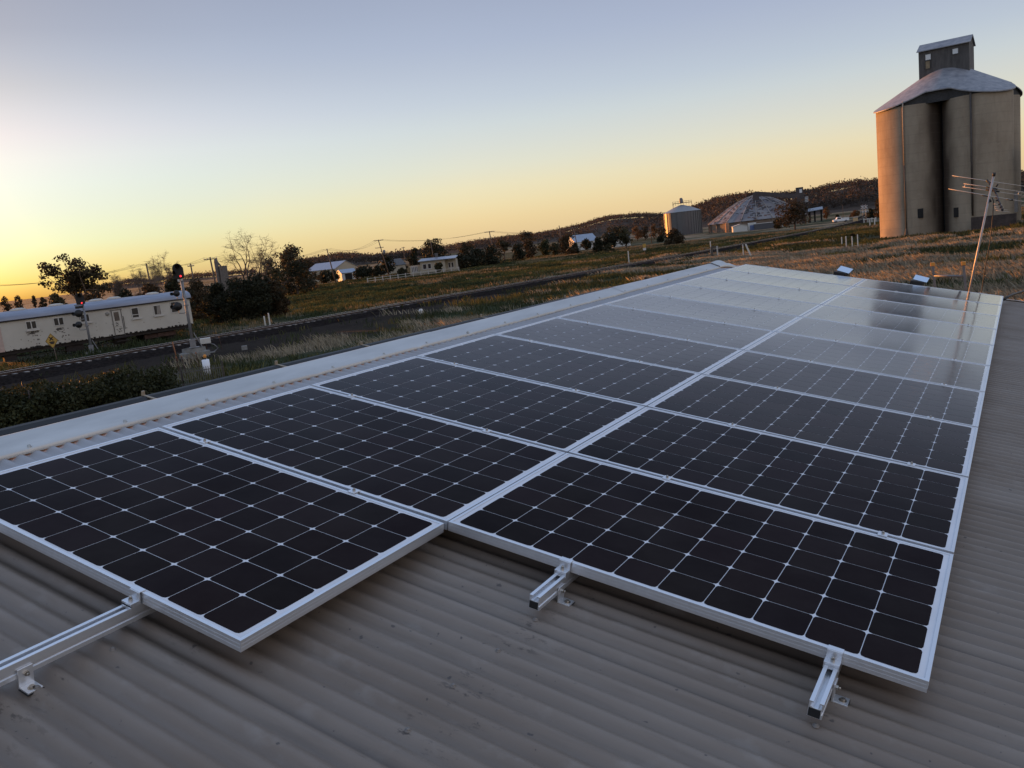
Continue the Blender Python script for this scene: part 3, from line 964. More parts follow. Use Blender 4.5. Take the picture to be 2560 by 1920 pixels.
# ------------------------------------------------------------------ grass
def tufts(P, blades, h, w, lean, colA, colB, seed, spread=0.25, wind=(0, 0)):
    r = np.random.default_rng(seed)
    N = len(P)
    n = N * blades
    base = np.repeat(P, blades, 0) + np.concatenate([r.normal(0, spread, (n, 2)), np.zeros((n, 1))], 1)
    hh = np.repeat(h, blades) * r.uniform(0.55, 1.15, n)
    ww = np.repeat(w, blades) * r.uniform(0.6, 1.3, n)
    a = r.uniform(0, 2 * math.pi, n)
    side = np.stack([np.cos(a), np.sin(a), np.zeros(n)], 1) * ww[:, None] / 2
    b = r.uniform(0, 2 * math.pi, n)
    tip = base + np.stack([np.cos(b) * lean * hh + wind[0] * hh, np.sin(b) * lean * hh + wind[1] * hh, hh], 1)
    mid = base * 0.45 + tip * 0.55; mid[:, 2] = base[:, 2] + hh * 0.68
    base[:, 2] -= 0.05
    V = np.stack([base - side, base + side, mid + side * 0.8, tip, mid - side * 0.8], 1).reshape(-1, 3)
    k = np.arange(n)[:, None] * 5
    t = r.uniform(0, 1, (N, 1)).repeat(blades, 0) * 0.6 + r.uniform(0, 1, (n, 1)) * 0.4
    cc = (np.array(colA) * (1 - t) + np.array(colB) * t) * r.uniform(0.7, 1.25, (n, 1))
    return V, (k + np.arange(5)[None, :]).astype(np.int32), np.repeat(cc, 5, 0)


def scatter(n, x0, x1, y0, y1, seed):
    r = np.random.default_rng(seed)
    x = r.uniform(x0, x1, n); y = r.uniform(y0, y1, n)
    P = np.stack([x, y, ground_z(x, y)], 1)
    return P[seen(P)], r


def in_building(P):
    c = np.zeros(len(P), bool)
    for (cx, cy, rad) in ((-11.5, 131.5, 9.5),):
        c |= np.hypot(P[:, 0] - cx, P[:, 1] - cy) < rad
    return c


parts = []
P, r = scatter(110000, -48, 42, 28, 130, 21)
d = dry_amt(P[:, 0], P[:, 1])
P = P[(r.random(len(P)) < d ** 0.8) & ~in_building(P)]
D = np.hypot(P[:, 0] - CAM[0], P[:, 1] - CAM[1])
mound = 0.30 + 0.5 * fbm(P[:, 0] * 0.22, P[:, 1] * 0.55, 2)
parts.append(tufts(P, 7, mound * 0.95, np.maximum(0.035, D * 0.00075), 0.55, (0.22, 0.180, 0.122), (0.40, 0.340, 0.245), 31, 0.30, (-0.45, -0.1)))
P, r = scatter(70000, -150, 20, 28, 230, 22)
d = dry_amt(P[:, 0], P[:, 1])
P = P[(r.random(len(P)) < d * 0.7) & ((P[:, 0] < -48) | (P[:, 1] > 128)) & ~in_building(P)]
D = np.hypot(P[:, 0] - CAM[0], P[:, 1] - CAM[1])
parts.append(tufts(P, 5, np.full(len(P), 0.5), np.maximum(0.05, D * 0.0008), 0.35, (0.12, 0.092, 0.048), (0.25, 0.19, 0.11), 32, 0.35, (-0.2, 0)))
V = np.concatenate([p[0] for p in parts]); off = np.cumsum([0] + [len(p[0]) for p in parts[:-1]])
FA = np.concatenate([p[1] + o for p, o in zip(parts, off)]); CC = np.concatenate([p[2] for p in parts])
tag(link('dry_grass', fast_mesh('dry_grass', V, FA, MAT_GRASS, colors=CC)), 'pale dry grass lying over in the wind across the paddock', 'grass', kind='stuff')

parts = []
P, r = scatter(120000, -150, 42, 22, 230, 23)
d = dry_amt(P[:, 0], P[:, 1]); bb = bare_amt(P[:, 0], P[:, 1])
lump = fbm(P[:, 0] * 0.28 + 40, P[:, 1] * 0.28, 3)
P_, L_ = P, lump
keep = (r.random(len(P)) < np.clip((1 - d) * (1 - bb * 0.93) * (0.25 + 1.5 * (lump - 0.3)), 0, 1)) & ~in_building(P)
P, lump = P[keep], lump[keep]
D = np.hypot(P[:, 0] - CAM[0], P[:, 1] - CAM[1])
yel = (fbm(P[:, 0] * 0.12 + 70, P[:, 1] * 0.12, 2) > 0.56)
for sel, ca, cb, sd in ((~yel, (0.022, 0.030, 0.012), (0.075, 0.088, 0.040), 41), (yel, (0.055, 0.062, 0.016), (0.145, 0.130, 0.050), 42)):
    Q = P[sel]
    parts.append(tufts(Q, 7, 0.22 + 0.75 * np.clip(lump[sel] - 0.3, 0, 0.6), np.maximum(0.05, D[sel] * 0.00085), 0.55, ca, cb, sd, 0.28))
V = np.concatenate([p[0] for p in parts]); off = np.cumsum([0] + [len(p[0]) for p in parts[:-1]])
FA = np.concatenate([p[1] + o for p, o in zip(parts, off)]); CC = np.concatenate([p[2] for p in parts])
tag(link('green_grass', fast_mesh('green_grass', V, FA, MAT_GRASS, colors=CC)), 'dark green weeds and rough grass beside the railway', 'grass', kind='stuff')

# ------------------------------------------------------------------ hills
def hill(name, dist, prof, depth, seed, col):
    px = np.array([p[0] for p in prof], float); py = np.array([p[1] for p in prof], float)
    X_ = np.arange(px[0], px[-1] + 1, 5.0)
    Yp = np.interp(X_, px, py)
    k = np.ones(7) / 7
    Yp = np.convolve(np.pad(Yp, 3, mode='edge'), k, 'valid')
    S = np.linspace(0, 1, 22)
    V = []
    for x_, y_ in zip(X_, Yp):
        top = AT(x_, y_, dist)
        zt = max(top[2], 0.5)
        dirv = (top - CAM)[:2] / dist
        for s in S:
            dd = dist - depth * (1 - s) if s <= 1 else dist
            prof_z = zt * (math.sin(s * math.pi / 2) ** 1.3)
            n = (fbm(np.array(x_ * 0.03 + seed), np.array(s * 5.0), 4) - 0.5) * zt * 0.35 * math.sin(math.pi * s)
            V.append([CAM[0] + dirv[0] * dd, CAM[1] + dirv[1] * dd, max(-3.0, prof_z + n - (2.0 if s == 0 else 0))])
        V.append([CAM[0] + dirv[0] * (dist + depth), CAM[1] + dirv[1] * (dist + depth), -3.0])
    m = len(S) + 1
    V = np.array(V)
    i = np.arange(len(X_) - 1)[:, None] * m + np.arange(m - 1)[None, :]
    FA = np.stack([i, i + m, i + m + 1, i + 1], -1).reshape(-1, 4)
    nzv = fbm(V[:, 0] * 0.012, V[:, 1] * 0.012, 4)[:, None]
    o = link('hills', fast_mesh('hills', V, FA, MAT_GROUND, True, colors=np.array(col) * (0.55 + 0.9 * nzv)))
    tag(o, kind='structure')
    return V.reshape(len(X_), m, 3)


def forest(grid, n, size, seed, colA, colB, label):
    r = np.random.default_rng(seed)
    a, b_ = grid.shape[0], grid.shape[1] - 1
    crest = r.random(n) < 0.30
    u = r.random(n) * (a - 1.001)
    v = np.where(crest, b_ - 1.001 - np.abs(r.normal(0, 0.35, n)), 2 + r.random(n) * (b_ - 3.01))
    v = np.clip(v, 0, b_ - 1.001)
    ui, vi = u.astype(int), v.astype(int); fu, fv = (u - ui)[:, None], (v - vi)[:, None]
    g = lambda i, j: grid[i, j]
    P = (g(ui, vi) * (1 - fu) + g(ui + 1, vi) * fu) * (1 - fv) + (g(ui, vi + 1) * (1 - fu) + g(ui + 1, vi + 1) * fu) * fv
    dens = fbm(P[:, 0] * 0.009, P[:, 1] * 0.009, 3)
    P = P[(r.random(n) < np.clip((dens - 0.25) * 2.4, 0.05, 1))]
    n = len(P); K = 20
    h = size * r.uniform(0.6, 1.35, n)
    c = np.repeat(P, K, 0); hh = np.repeat(h, K)
    off = r.normal(0, 1, (n * K, 3)) * np.stack([hh * 0.22, hh * 0.22, hh * 0.18], 1)
    c = c + off; c[:, 2] += hh * 0.62
    V, FA = quads(c, hh * r.uniform(0.06, 0.14, n * K), r)
    t = np.repeat(r.random((n, 1)), K, 0) * 0.7 + r.random((n * K, 1)) * 0.3
    CC = np.repeat(np.array(colA) * (1 - t) + np.array(colB) * t, 4, 0)
    tag(link('hill_forest', fast_mesh('hill_forest', V, FA, MAT_LEAF, colors=CC)), label, 'forest', kind='stuff')


def quads(c, s, r, aspect=0.6):
    n = len(c)
    a = r.normal(0, 1, (n, 3)); a /= np.linalg.norm(a, axis=1, keepdims=True)
    b = r.normal(0, 1, (n, 3)); b -= a * (a * b).sum(1, keepdims=True); b /= np.linalg.norm(b, axis=1, keepdims=True)
    a = a * s[:, None]; b = b * s[:, None] * aspect
    V = np.stack([c - a, c - b * 0.9, c + a, c + b], 1).reshape(-1, 3)
    return V, (np.arange(n)[:, None] * 4 + np.arange(4)[None, :]).astype(np.int32)


HILL_C = (0.060, 0.044, 0.034)
HILLS = [
    (4200, [(230, 728), (290, 716), (330, 707), (380, 709), (430, 700), (560, 690), (640, 684)], 900, 1.0, 1500, 20, 'far purple wooded ridge low behind the bare trees and carriage'),
    (1500, [(740, 668), (800, 660), (838, 651), (870, 650), (905, 651), (950, 662), (985, 653), (1008, 651), (1050, 655), (1100, 660)], 350, 2.0, 2500, 11, 'low brown wooded rise behind the blue roofed shed'),
    (2600, [(1000, 648), (1060, 634), (1114, 624), (1180, 613), (1273, 601), (1330, 596), (1389, 587), (1461, 569), (1500, 555), (1548, 548), (1600, 545), (1650, 545), (1700, 548), (1760, 552), (1840, 545), (1960, 530)], 700, 3.0, 9000, 13, 'long wooded hill climbing behind the houses and grain bins'),
    (1500, [(1660, 560), (1700, 545), (1741, 532), (1796, 510), (1866, 500), (1930, 502), (1975, 500), (2027, 493), (2074, 481), (2110, 473), (2143, 467), (2195, 469), (2240, 462), (2330, 450), (2440, 448), (2560, 452), (2700, 440)], 520, 4.0, 9000, 11, 'dark wooded hill rising behind the domed grain store and silo')]
for dist, prof_, depth, sd, nt, sz, lab in HILLS:
    gr = hill('hills', dist, prof_, depth, sd, HILL_C)
    forest(gr, nt, sz, int(sd * 7), (0.050, 0.037, 0.028), (0.078, 0.056, 0.042), lab)

# ================================================================== TREES
def tube_mesh(segs, n=5):
    """segs: array (m,8) p0,p1,r0,r1"""
    S = np.asarray(segs, float)
    p0, p1, r0, r1 = S[:, 0:3], S[:, 3:6], S[:, 6], S[:, 7]
    t = p1 - p0; t /= np.linalg.norm(t, axis=1, keepdims=True) + 1e-9
    h = np.where(np.abs(t[:, 2:3]) > 0.9, np.array([[1.0, 0, 0]]), np.array([[0, 0, 1.0]]))
    a = np.cross(t, h); a /= np.linalg.norm(a, axis=1, keepdims=True) + 1e-9
    b = np.cross(t, a)
    ring = [a * math.cos(2 * math.pi * k / n) + b * math.sin(2 * math.pi * k / n) for k in range(n)]
    V = np.stack([p0 + q_ * r0[:, None] for q_ in ring] + [p1 + q_ * r1[:, None] for q_ in ring], 1)
    base = np.arange(len(S))[:, None, None] * 2 * n
    F_ = np.array([[k, (k + 1) % n, n + (k + 1) % n, n + k] for k in range(n)])[None]
    return V.reshape(-1, 3), (base + F_).reshape(-1, 4)


def grow(r, p, d, length, rad, depth, segs, tips, spread=0.55, gravity=0.0, taper=0.62, split=(2, 3), wob=0.16, minr=0.004):
    p = np.array(p, float); d = np.array(d, float)
    steps = 4
    for k in range(steps):
        d = d + r.normal(0, wob, 3) + np.array([0, 0, gravity])
        d /= np.linalg.norm(d)
        q_ = p + d * length / steps
        ra = rad * (1 - (1 - taper) * k / steps); rb = rad * (1 - (1 - taper) * (k + 1) / steps)
        segs.append([*p, *q_, max(ra, minr), max(rb, minr)])
        p = q_
        if depth > 0 and k >= 1 and r.random() < 0.45:
            dd = d + r.normal(0, spread, 3); dd /= np.linalg.norm(dd)
            grow(r, p, dd, length * r.uniform(0.4, 0.65), rad * taper * 0.6, depth - 1, segs, tips, spread, gravity, taper, split, wob, minr)
    if depth <= 0:
        tips.append(p); return
    for _ in range(r.integers(split[0], split[1] + 1)):
        dd = d + r.normal(0, spread, 3); dd /= np.linalg.norm(dd)
        grow(r, p, dd, length * r.uniform(0.62, 0.85), rad * taper * r.uniform(0.7, 0.95), depth - 1, segs, tips, spread, gravity, taper, split, wob, minr)


LEAF = {'dark': ((0.016, 0.018, 0.010), (0.036, 0.036, 0.018)),
        'brown': ((0.030, 0.022, 0.012), (0.075, 0.050, 0.024)),
        'olive': ((0.030, 0.030, 0.014), (0.075, 0.066, 0.032)),
        'gum': ((0.030, 0.026, 0.014), (0.080, 0.062, 0.034)),
        'rust': ((0.060, 0.032, 0.014), (0.150, 0.085, 0.035)),
        'green': ((0.020, 0.027, 0.011), (0.050, 0.056, 0.024))}


def foliage(clumps, n, size, pal, r, shell=0.45):
    cl = np.array(clumps, float)
    w = (cl[:, 3] * cl[:, 4] * cl[:, 5]) ** 0.7
    idx = r.choice(len(cl), n, p=w / w.sum())
    v = r.normal(0, 1, (n, 3)); v /= np.linalg.norm(v, axis=1, keepdims=True)
    rad = (shell + (1 - shell) * r.random(n) ** 0.6) * r.uniform(0.75, 1.12, n)
    # knock uneven bites out of every clump
    bite = fbm(cl[idx, 0] * 3 + v[:, 0] * 2.1 + 9, cl[idx, 2] * 3 + v[:, 2] * 2.1 + v[:, 1] * 2.1, 2)
    rad *= 0.62 + 0.75 * bite
    c = cl[idx, :3] + v * rad[:, None] * cl[idx, 3:6]
    V, FA = quads(c, size * r.uniform(0.55, 1.3, n), r)
    a, b_ = np.array(LEAF[pal][0]), np.array(LEAF[pal][1])
    tone = r.random(len(cl))[idx][:, None] * 0.55 + r.random((n, 1)) * 0.45
    return V, FA, np.repeat(a * (1 - tone) + b_ * tone, 4, 0)


def tree(kind, x, y, h, w, pal, label, seed, leaves=1600, leaf=0.3, group=None, name=None, cat='tree', bark=None, lean=(0, 0)):
    r = np.random.default_rng(seed)
    nm = name or {'gum': 'gum_tree', 'bare': 'bare_tree', 'bush': 'bush', 'round': 'leafy_tree', 'tall': 'leafy_tree', 'twig': 'bare_tree'}[kind]
    root = empty(nm, (x, y, float(ground_z(np.array(x), np.array(y))) - 0.05), label, cat, group)
    segs, tips = [], []
    bark = bark or MAT_BARK
    if kind in ('bare', 'twig'):
        tr_h = h * (0.16 if kind == 'bare' else 0.30)
        tr_r = h * (0.028 if kind == 'bare' else 0.018)
        segs.append([0, 0, 0, lean[0] * 0.2, 0, tr_h, tr_r * 1.25, tr_r])
        nl = 5 if kind == 'bare' else 4
        fine = []
        for k in range(nl):
            a = 2 * math.pi * (k + r.uniform(-0.2, 0.2)) / nl
            out = (w / h) * r.uniform(0.45, 0.85)
            grow(r, (lean[0] * 0.2, 0, tr_h), (math.cos(a) * out, math.sin(a) * out * 0.8, 1.0), h * r.uniform(0.26, 0.36), tr_r * 0.62, 4, segs, tips, 0.48, 0.02, 0.60, (2, 2), 0.20, 0.012 if kind == 'bare' else 0.009)
        S = np.array(segs)
        zmax = S[:, 5].max(); xr = np.percentile(np.abs(np.concatenate([S[:, 3], S[:, 4]])), 99)
        S[:, [2, 5]] *= h / zmax
        k_ = (w / 2) / max(xr, 0.1)
        S[:, [0, 1, 3, 4]] *= k_
        thick = S[:, 6] > tr_r * 0.22
        V, FA = tube_mesh(S[thick], 6); link('trunk', fast_mesh('trunk', V, FA, bark, True), root)
        V, FA = tube_mesh(S[~thick], 3)
        # cloud of fine twigs at the ends
        T = np.array(tips) * np.array([k_, k_, h / zmax])
        m = 7
        t0 = np.repeat(T, m, 0); dd = r.normal(0, 1, (len(t0), 3)); dd[:, 2] = np.abs(dd[:, 2]) * 0.6
        t1 = t0 + dd * h * 0.035
        S2 = np.concatenate([t0, t1, np.full((len(t0), 1), 0.008), np.full((len(t0), 1), 0.004)], 1)
        V2, F2 = tube_mesh(S2, 3)
        link('branches', fast_mesh('branches', np.concatenate([V, V2]), np.concatenate([FA, F2 + len(V)]), bark), root)
        return root
    clumps = []
    if kind == 'gum':
        tr_r = h * 0.022
        segs.append([0, 0, 0, lean[0] * 0.1, 0, h * 0.22, tr_r * 1.3, tr_r])
        for k in range(7):
            a = 2 * math.pi * (k + r.uniform(-0.3, 0.3)) / 7
            out = (w / h) * r.uniform(0.25, 0.75)
            grow(r, (lean[0] * 0.1, 0, h * 0.22), (math.cos(a) * out, math.sin(a) * out, 1.0), h * r.uniform(0.24, 0.34), tr_r * 0.5, 2, segs, tips, 0.42, 0.05, 0.6, (2, 2), 0.14, 0.02)
        S = np.array(segs); T = np.array(tips)
        T = T[T[:, 2] > h * 0.30]
        kz = h * 0.93 / T[:, 2].max(); kx = (w * 0.43) / np.percentile(np.abs(T[:, :2]), 96)
        S[:, [2, 5]] *= kz; S[:, [0, 1, 3, 4]] *= kx
        T = T * np.array([kx, kx, kz])
        V, FA = tube_mesh(S, 5); link('trunk', fast_mesh('trunk', V, FA, bark, True), root)
        for p in T:
            s = h * r.uniform(0.055, 0.105)
            clumps.append([*p, s * 1.25, s * 1.25, s * 0.75])
    else:
        trunk_h = {'bush': 0.12, 'round': 0.30, 'tall': 0.22}[kind] * h
        segs.append([0, 0, -0.1, 0, 0, trunk_h, h * 0.035, h * 0.026])
        for k in range(5):
            a = 2 * math.pi * k / 5 + r.uniform(-0.3, 0.3)
            grow(r, (0, 0, trunk_h * 0.9), (math.cos(a) * 0.6, math.sin(a) * 0.6, 1.0), h * 0.25, h * 0.014, 1, segs, tips, 0.4, 0.02, 0.6, (2, 2), 0.15, 0.01)
        V, FA = tube_mesh(segs, 5); link('trunk', fast_mesh('trunk', V, FA, bark, True), root)
        z0 = {'bush': 0.02, 'round': 0.26, 'tall': 0.12}[kind] * h
        K = {'bush': 26, 'round': 24, 'tall': 26}[kind]
        for k in range(K):
            t = (k + r.random()) / K
            z = z0 + (h - z0) * (0.06 + 0.86 * t)
            env = math.sin(math.pi * min(1, (0.16 + 0.80 * t))) ** 0.55 if kind != 'bush' else (1 - t ** 2.4) ** 0.5
            a = r.uniform(0, 2 * math.pi); q_ = r.random() ** 0.5
            rr_ = w / 2 * env * q_ * 0.80
            s = (0.16 + 0.10 * r.random()) * min(w, h * 1.2) * (0.75 + 0.3 * env)
            s = min(s, w * 0.26)
            clumps.append([math.cos(a) * rr_, math.sin(a) * rr_, z, s, s, s * 0.72])
    V, FA, CC = foliage(clumps, leaves, leaf, pal, r, 0.35 if kind == 'gum' else 0.5)
    keep = None
    link('crown', fast_mesh('crown', V, FA, MAT_LEAF, colors=CC), root)
    return root


def tree_px(kind, px, top, wpx, pal, label, seed, base=None, dist=None, **kw):
    """a tree from its place in the survey photo: top row, width and either the row of its foot or its distance"""
    if dist is None:
        dist = hd(G(px, base))
    mid = AT(px, (top + (base or top + 40)) / 2, dist)
    h = AT(px, top, dist)[2]
    return tree(kind, mid[0], mid[1], h, wpx * mpp(px, dist), pal, label, seed, **kw)


# by the carriage
tree_px('gum', 180, 630, 156, 'gum', 'tall spreading gum tree with open crown and pale limbs behind the carriage', 101, dist=125, leaves=5200, leaf=0.20, bark=MAT_PALEBARK)
tree_px('twig', 290, 676, 40, 'gum', 'thin upright bare tree standing alone right of the spreading gum', 102, dist=118, bark=MAT_PALEBARK)
tree_px('bush', 140, 726, 62, 'olive', 'olive shrub against the sky over the carriage roof, left of the gum trunk', 103, dist=100, leaves=2200, leaf=0.16)
tree_px('bush', 232, 722, 70, 'brown', 'brown shrub showing over the carriage roof between the gum and the thin bare tree', 104, dist=112, leaves=2200, leaf=0.16)
tree_px('bush', 318, 718, 60, 'dark', 'dark shrub over the carriage roof just right of the thin bare tree', 105, dist=112, leaves=2200, leaf=0.16)
tree_px('twig', 352, 662, 84, 'gum', 'wispy bare tree left of the taller bare tree by the upper signal', 106, dist=108, bark=MAT_PALEBARK)
tree_px('twig', 402, 634, 92, 'gum', 'tall wispy bare tree just behind the signal with red lamp over bushes', 107, dist=110, bark=MAT_PALEBARK)
tree_px('bush', 372, 706, 90, 'brown', 'brown scrubby bush over the right half of the carriage roof', 108, dist=92, leaves=4200, leaf=0.13)
tree_px('bush', 435, 682, 84, 'dark', 'dark bush directly behind the nearer signal post', 109, dist=90, leaves=4800, leaf=0.13)
# the big dark thicket
for k, (px, top, w_, base, pal, lab) in enumerate([
        (498, 693, 92, 806, 'brown', 'dark brown thicket bush nearest the carriage end'),
        (548, 703, 92, 812, 'dark', 'dark thicket bush in front of the little grain silo'),
        (600, 694, 100, 806, 'dark', 'dark thicket bush below the big bare tree'),
        (652, 682, 96, 800, 'dark', 'dark thicket bush just right of the big bare tree'),
        (688, 700, 64, 795, 'brown', 'brown edge bush at the end of the thicket above two white posts')]):
    tree_px('bush', px, top, w_, pal, lab, 120 + k, base=base, leaves=7500, leaf=0.115, group='bushes of the dark thicket', name='thicket_bush', cat='bush')
tree_px('bare', 606, 571, 186, 'gum', 'big leafless tree with crooked limbs standing over the thicket', 131, dist=118)
tree_px('gum', 714, 606, 74, 'gum', 'slim gum tree with separate leaf clumps right of the big bare tree', 132, dist=165, leaves=1700, leaf=0.24)
tree_px('bush', 676, 640, 66, 'olive', 'olive tree filling the gap between the bare tree and slim gum', 133, dist=150, leaves=2600, leaf=0.2)
tree_px('bush', 735, 650, 110, 'dark', 'wide dark tree under the slim gum', 134, dist=158, leaves=4200, leaf=0.2)
tree_px('bush', 768, 643, 62, 'brown', 'brown tree right of the wide dark one, before the blue roof', 135, base=727, leaves=3600, leaf=0.2)
# by the houses
far_trees = [
    ('round', 820, 676, 62, 'dark', 712, None, 'dark round tree on a short trunk before the big blue roofed shed'),
    ('round', 908, 667, 60, 'dark', 701, None, 'dark round tree on a short trunk right of the little open shed'),
    ('bush', 944, 664, 44, 'dark', 692, None, 'dark bush between the open shed and the transformer pole'),
    ('tall', 968, 638, 38, 'dark', 690, None, 'dark upright tree right behind the transformer pole'),
    ('bush', 1000, 652, 54, 'brown', None, 330, 'hazy brown tree behind the grey house roof'),
    ('tall', 1036, 617, 40, 'dark', 688, None, 'dense dark column tree at the cream house wall'),
    ('bush', 1006, 671, 34, 'olive', 690, None, 'olive bush in front of the grey roofed house'),
    ('round', 1086, 596, 74, 'dark', None, 225, 'large dark tree towering behind the cream house'),
    ('bush', 1077, 662, 22, 'dark', 684, None, 'small dark shrub at the foot of the cream house wall'),
    ('round', 1097, 656, 22, 'olive', 684, None, 'little bare stemmed sapling before the cream house'),
    ('bush', 1150, 634, 58, 'dark', 674, None, 'dark hedge tree at the end of the cream house'),
    ('bush', 1190, 619, 66, 'dark', 669, None, 'dark hedge tree below the thin gum'),
    ('bush', 1230, 614, 62, 'dark', 664, None, 'dark hedge tree below the two armed pole'),
    ('gum', 1163, 600, 34, 'gum', None, 250, 'thin gum tree poking above the dark hedge trees'),
    ('gum', 1258, 594, 46, 'gum', None, 250, 'umbrella shaped gum right of the two armed pole'),
    ('bush', 1296, 606, 44, 'dark', 655, None, 'dark bush below and left of the tallest thin gum'),
    ('tall', 1322, 597, 44, 'brown', 648, None, 'brown and dark tree right under the tallest thin gum'),
    ('gum', 1314, 575, 36, 'gum', None, 270, 'tallest thin gum with a small flat crown'),
    ('tall', 1362, 598, 40, 'green', 642, None, 'green rounded tree left of the plain pole'),
    ('tall', 1388, 606, 30, 'olive', 641, None, 'olive rounded tree just left of the plain pole'),
    ('tall', 1418, 583, 54, 'brown', 640, None, 'brown leafy tree directly behind the plain pole'),
    ('bush', 1438, 606, 30, 'dark', 637, None, 'dark bush just right of the plain pole'),
    ('round', 1467, 597, 28, 'dark', 630, None, 'dark tree in front of the blue roofed house'),
    ('bush', 1495, 590, 34, 'dark', 632, None, 'dark bush right of the blue roofed house'),
    ('round', 1526, 580, 48, 'dark', 628, None, 'dark round tree in the middle of the far garden'),
    ('round', 1564, 570, 46, 'olive', 624, None, 'olive tree with visible trunk at the edge of the far garden'),
    ('bush', 1524, 607, 24, 'olive', 632, None, 'small olive shrub under the dark round garden tree'),
    ('gum', 1540, 556, 40, 'gum', None, 300, 'hazy gum behind the far garden trees'),
    ('tall', 1592, 564, 30, 'rust', 602, None, 'rust tinted tree nearest the far garden'),
    ('tall', 1612, 562, 28, 'brown', 600, None, 'brown tree second along the row before the steel bin'),
    ('tall', 1634, 560, 30, 'rust', 598, None, 'rust tinted tree behind the pole before the steel bin'),
    ('tall', 1654, 566, 26, 'brown', 597, None, 'brown tree closest to the steel bin'),
    ('bush', 1651, 588, 18, 'dark', 605, None, 'small dark bush left of the bush before the steel bin'),
    ('bush', 1688, 572, 62, 'brown', 613, None, 'dark brown bush standing before the steel bin'),
    ('round', 1986, 503, 92, 'brown', 577, None, 'broad brown tree half hiding the domed grain store'),
    ('tall', 1945, 545, 24, 'dark', 574, None, 'dark shrub at the foot of the broad brown tree'),
    ('tall', 2066, 516, 22, 'rust', 549, None, 'rust tinted tree right of the grain tower awning'),
    ('bush', 2138, 525, 30, 'rust', 541, None, 'low rust tinted bush above the white pickup'),
    ('bush', 2198, 494, 34, 'brown', 545, None, 'brown tree close beside the lit edge of the concrete silo'),
    ('bush', 2176, 520, 24, 'dark', 546, None, 'dark bush a little left of the concrete silo edge'),
    ('bush', 2093, 536, 12, 'dark', 543, None, 'tiny dark bush beside the white pickup'),
    ('bush', 2132, 586, 9, 'dark', 593, None, 'tiny dark shrub alone in the dry grass left of the silo'),
]
for k, (kind, px, top, w_, pal, base, dist, lab) in enumerate(far_trees):
    tree_px(kind, px, top, w_, pal, lab, 200 + k, base=base, dist=dist, leaves=int(500 + 28 * w_), leaf=0.26 if (dist or 0) < 280 else 0.34, group='trees in the town beyond the railway')
# low skyline shrubs at the far left
for k, (px, top, w_, lab) in enumerate([(14, 740, 34, 'low shrub at the far left skyline above carriage roof'), (46, 737, 30, 'rounded low shrub on the left skyline'), (86, 737, 12, 'tiny pointed tree on the left skyline'), (108, 741, 24, 'flat low shrub on the left skyline beside the olive shrub')]):
    tree_px('bush' if k != 2 else 'tall', px, top, w_, 'brown', lab, 300 + k, dist=420, leaves=350, leaf=0.5, group='shrubs on the left skyline')

# ================================================================== CONCRETE GRAIN SILO
def view_frame(px, py=560):
    d = ray(px, py); d = d[:2] / math.hypot(d[0], d[1])
    return Vector((d[1], -d[0], 0)), Vector((d[0], d[1], 0))        # right, away


MAT_CONC = None


def concrete_material():
    m = bpy.data.materials.new('weathered_concrete'); m.use_nodes = True
    n, l = m.node_tree.nodes, m.node_tree.links
    p = n['Principled BSDF']; p.inputs['Roughness'].default_value = 0.9; p.inputs['Specular IOR Level'].default_value = 0.2
    t = n.new('ShaderNodeTexCoord')

    def noise(scale, sc, det=5):
        mp = n.new('ShaderNodeMapping'); mp.inputs['Scale'].default_value = sc; l.new(t.outputs['Object'], mp.inputs[0])
        z = n.new('ShaderNodeTexNoise'); z.inputs['Scale'].default_value = scale; z.inputs['Detail'].default_value = det; z.inputs['Roughness'].default_value = 0.65
        l.new(mp.outputs[0], z.inputs[0]); return z.outputs[0]

    def rmp(src, a, b, c0, c1):
        r = n.new('ShaderNodeValToRGB'); r.color_ramp.elements[0].position = a; r.color_ramp.elements[1].position = b
        r.color_ramp.elements[0].color = tuple(c0) + (1,); r.color_ramp.elements[1].color = tuple(c1) + (1,)
        l.new(src, r.inputs[0]); return r.outputs[0]

    def mixc(f, a, b):
        k = n.new('ShaderNodeMix'); k.data_type = 'RGBA'; l.new(f, k.inputs[0])
        for i, v in ((6, a), (7, b)):
            if isinstance(v, tuple): k.inputs[i].default_value = v + (1,)
            else: l.new(v, k.inputs[i])
        return k.outputs[2]
    base = rmp(noise(0.35, (1, 1, 0.45)), 0.3, 0.72, (0.235, 0.185, 0.132), (0.36, 0.298, 0.22))
    base = mixc(rmp(noise(1.1, (1.2, 1.2, 0.10)), 0.55, 0.8, (0, 0, 0), (0.5,) * 3), base, (0.17, 0.13, 0.095))
    base = mixc(rmp(noise(2.6, (0.5, 0.5, 1.5)), 0.58, 0.74, (0, 0, 0), (0.4,) * 3), base, (0.40, 0.345, 0.265))
    a = n.new('ShaderNodeAttribute'); a.attribute_name = 'tint'
    sp = n.new('ShaderNodeSeparateColor'); l.new(a.outputs['Color'], sp.inputs[0])
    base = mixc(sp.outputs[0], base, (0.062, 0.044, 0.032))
    # pour lines every 1.2 m
    w = n.new('ShaderNodeTexWave'); w.wave_type = 'BANDS'; w.bands_direction = 'Z'; w.inputs['Scale'].default_value = 0.26; w.inputs['Distortion'].default_value = 0.6; w.inputs['Detail'].default_value = 2
    l.new(t.outputs['Object'], w.inputs[0])
    base = mixc(rmp(w.outputs[0], 0.0, 0.06, (0.16,) * 3, (0, 0, 0)), base, (0.15, 0.12, 0.09))
    l.new(base, p.inputs['Base Color'])
    b = n.new('ShaderNodeBump'); b.inputs['Strength'].default_value = 0.3; b.inputs['Distance'].default_value = 0.05
    l.new(noise(3, (1, 1, 1)), b.inputs['Height']); l.new(b.outputs[0], p.inputs['Normal'])
    return m


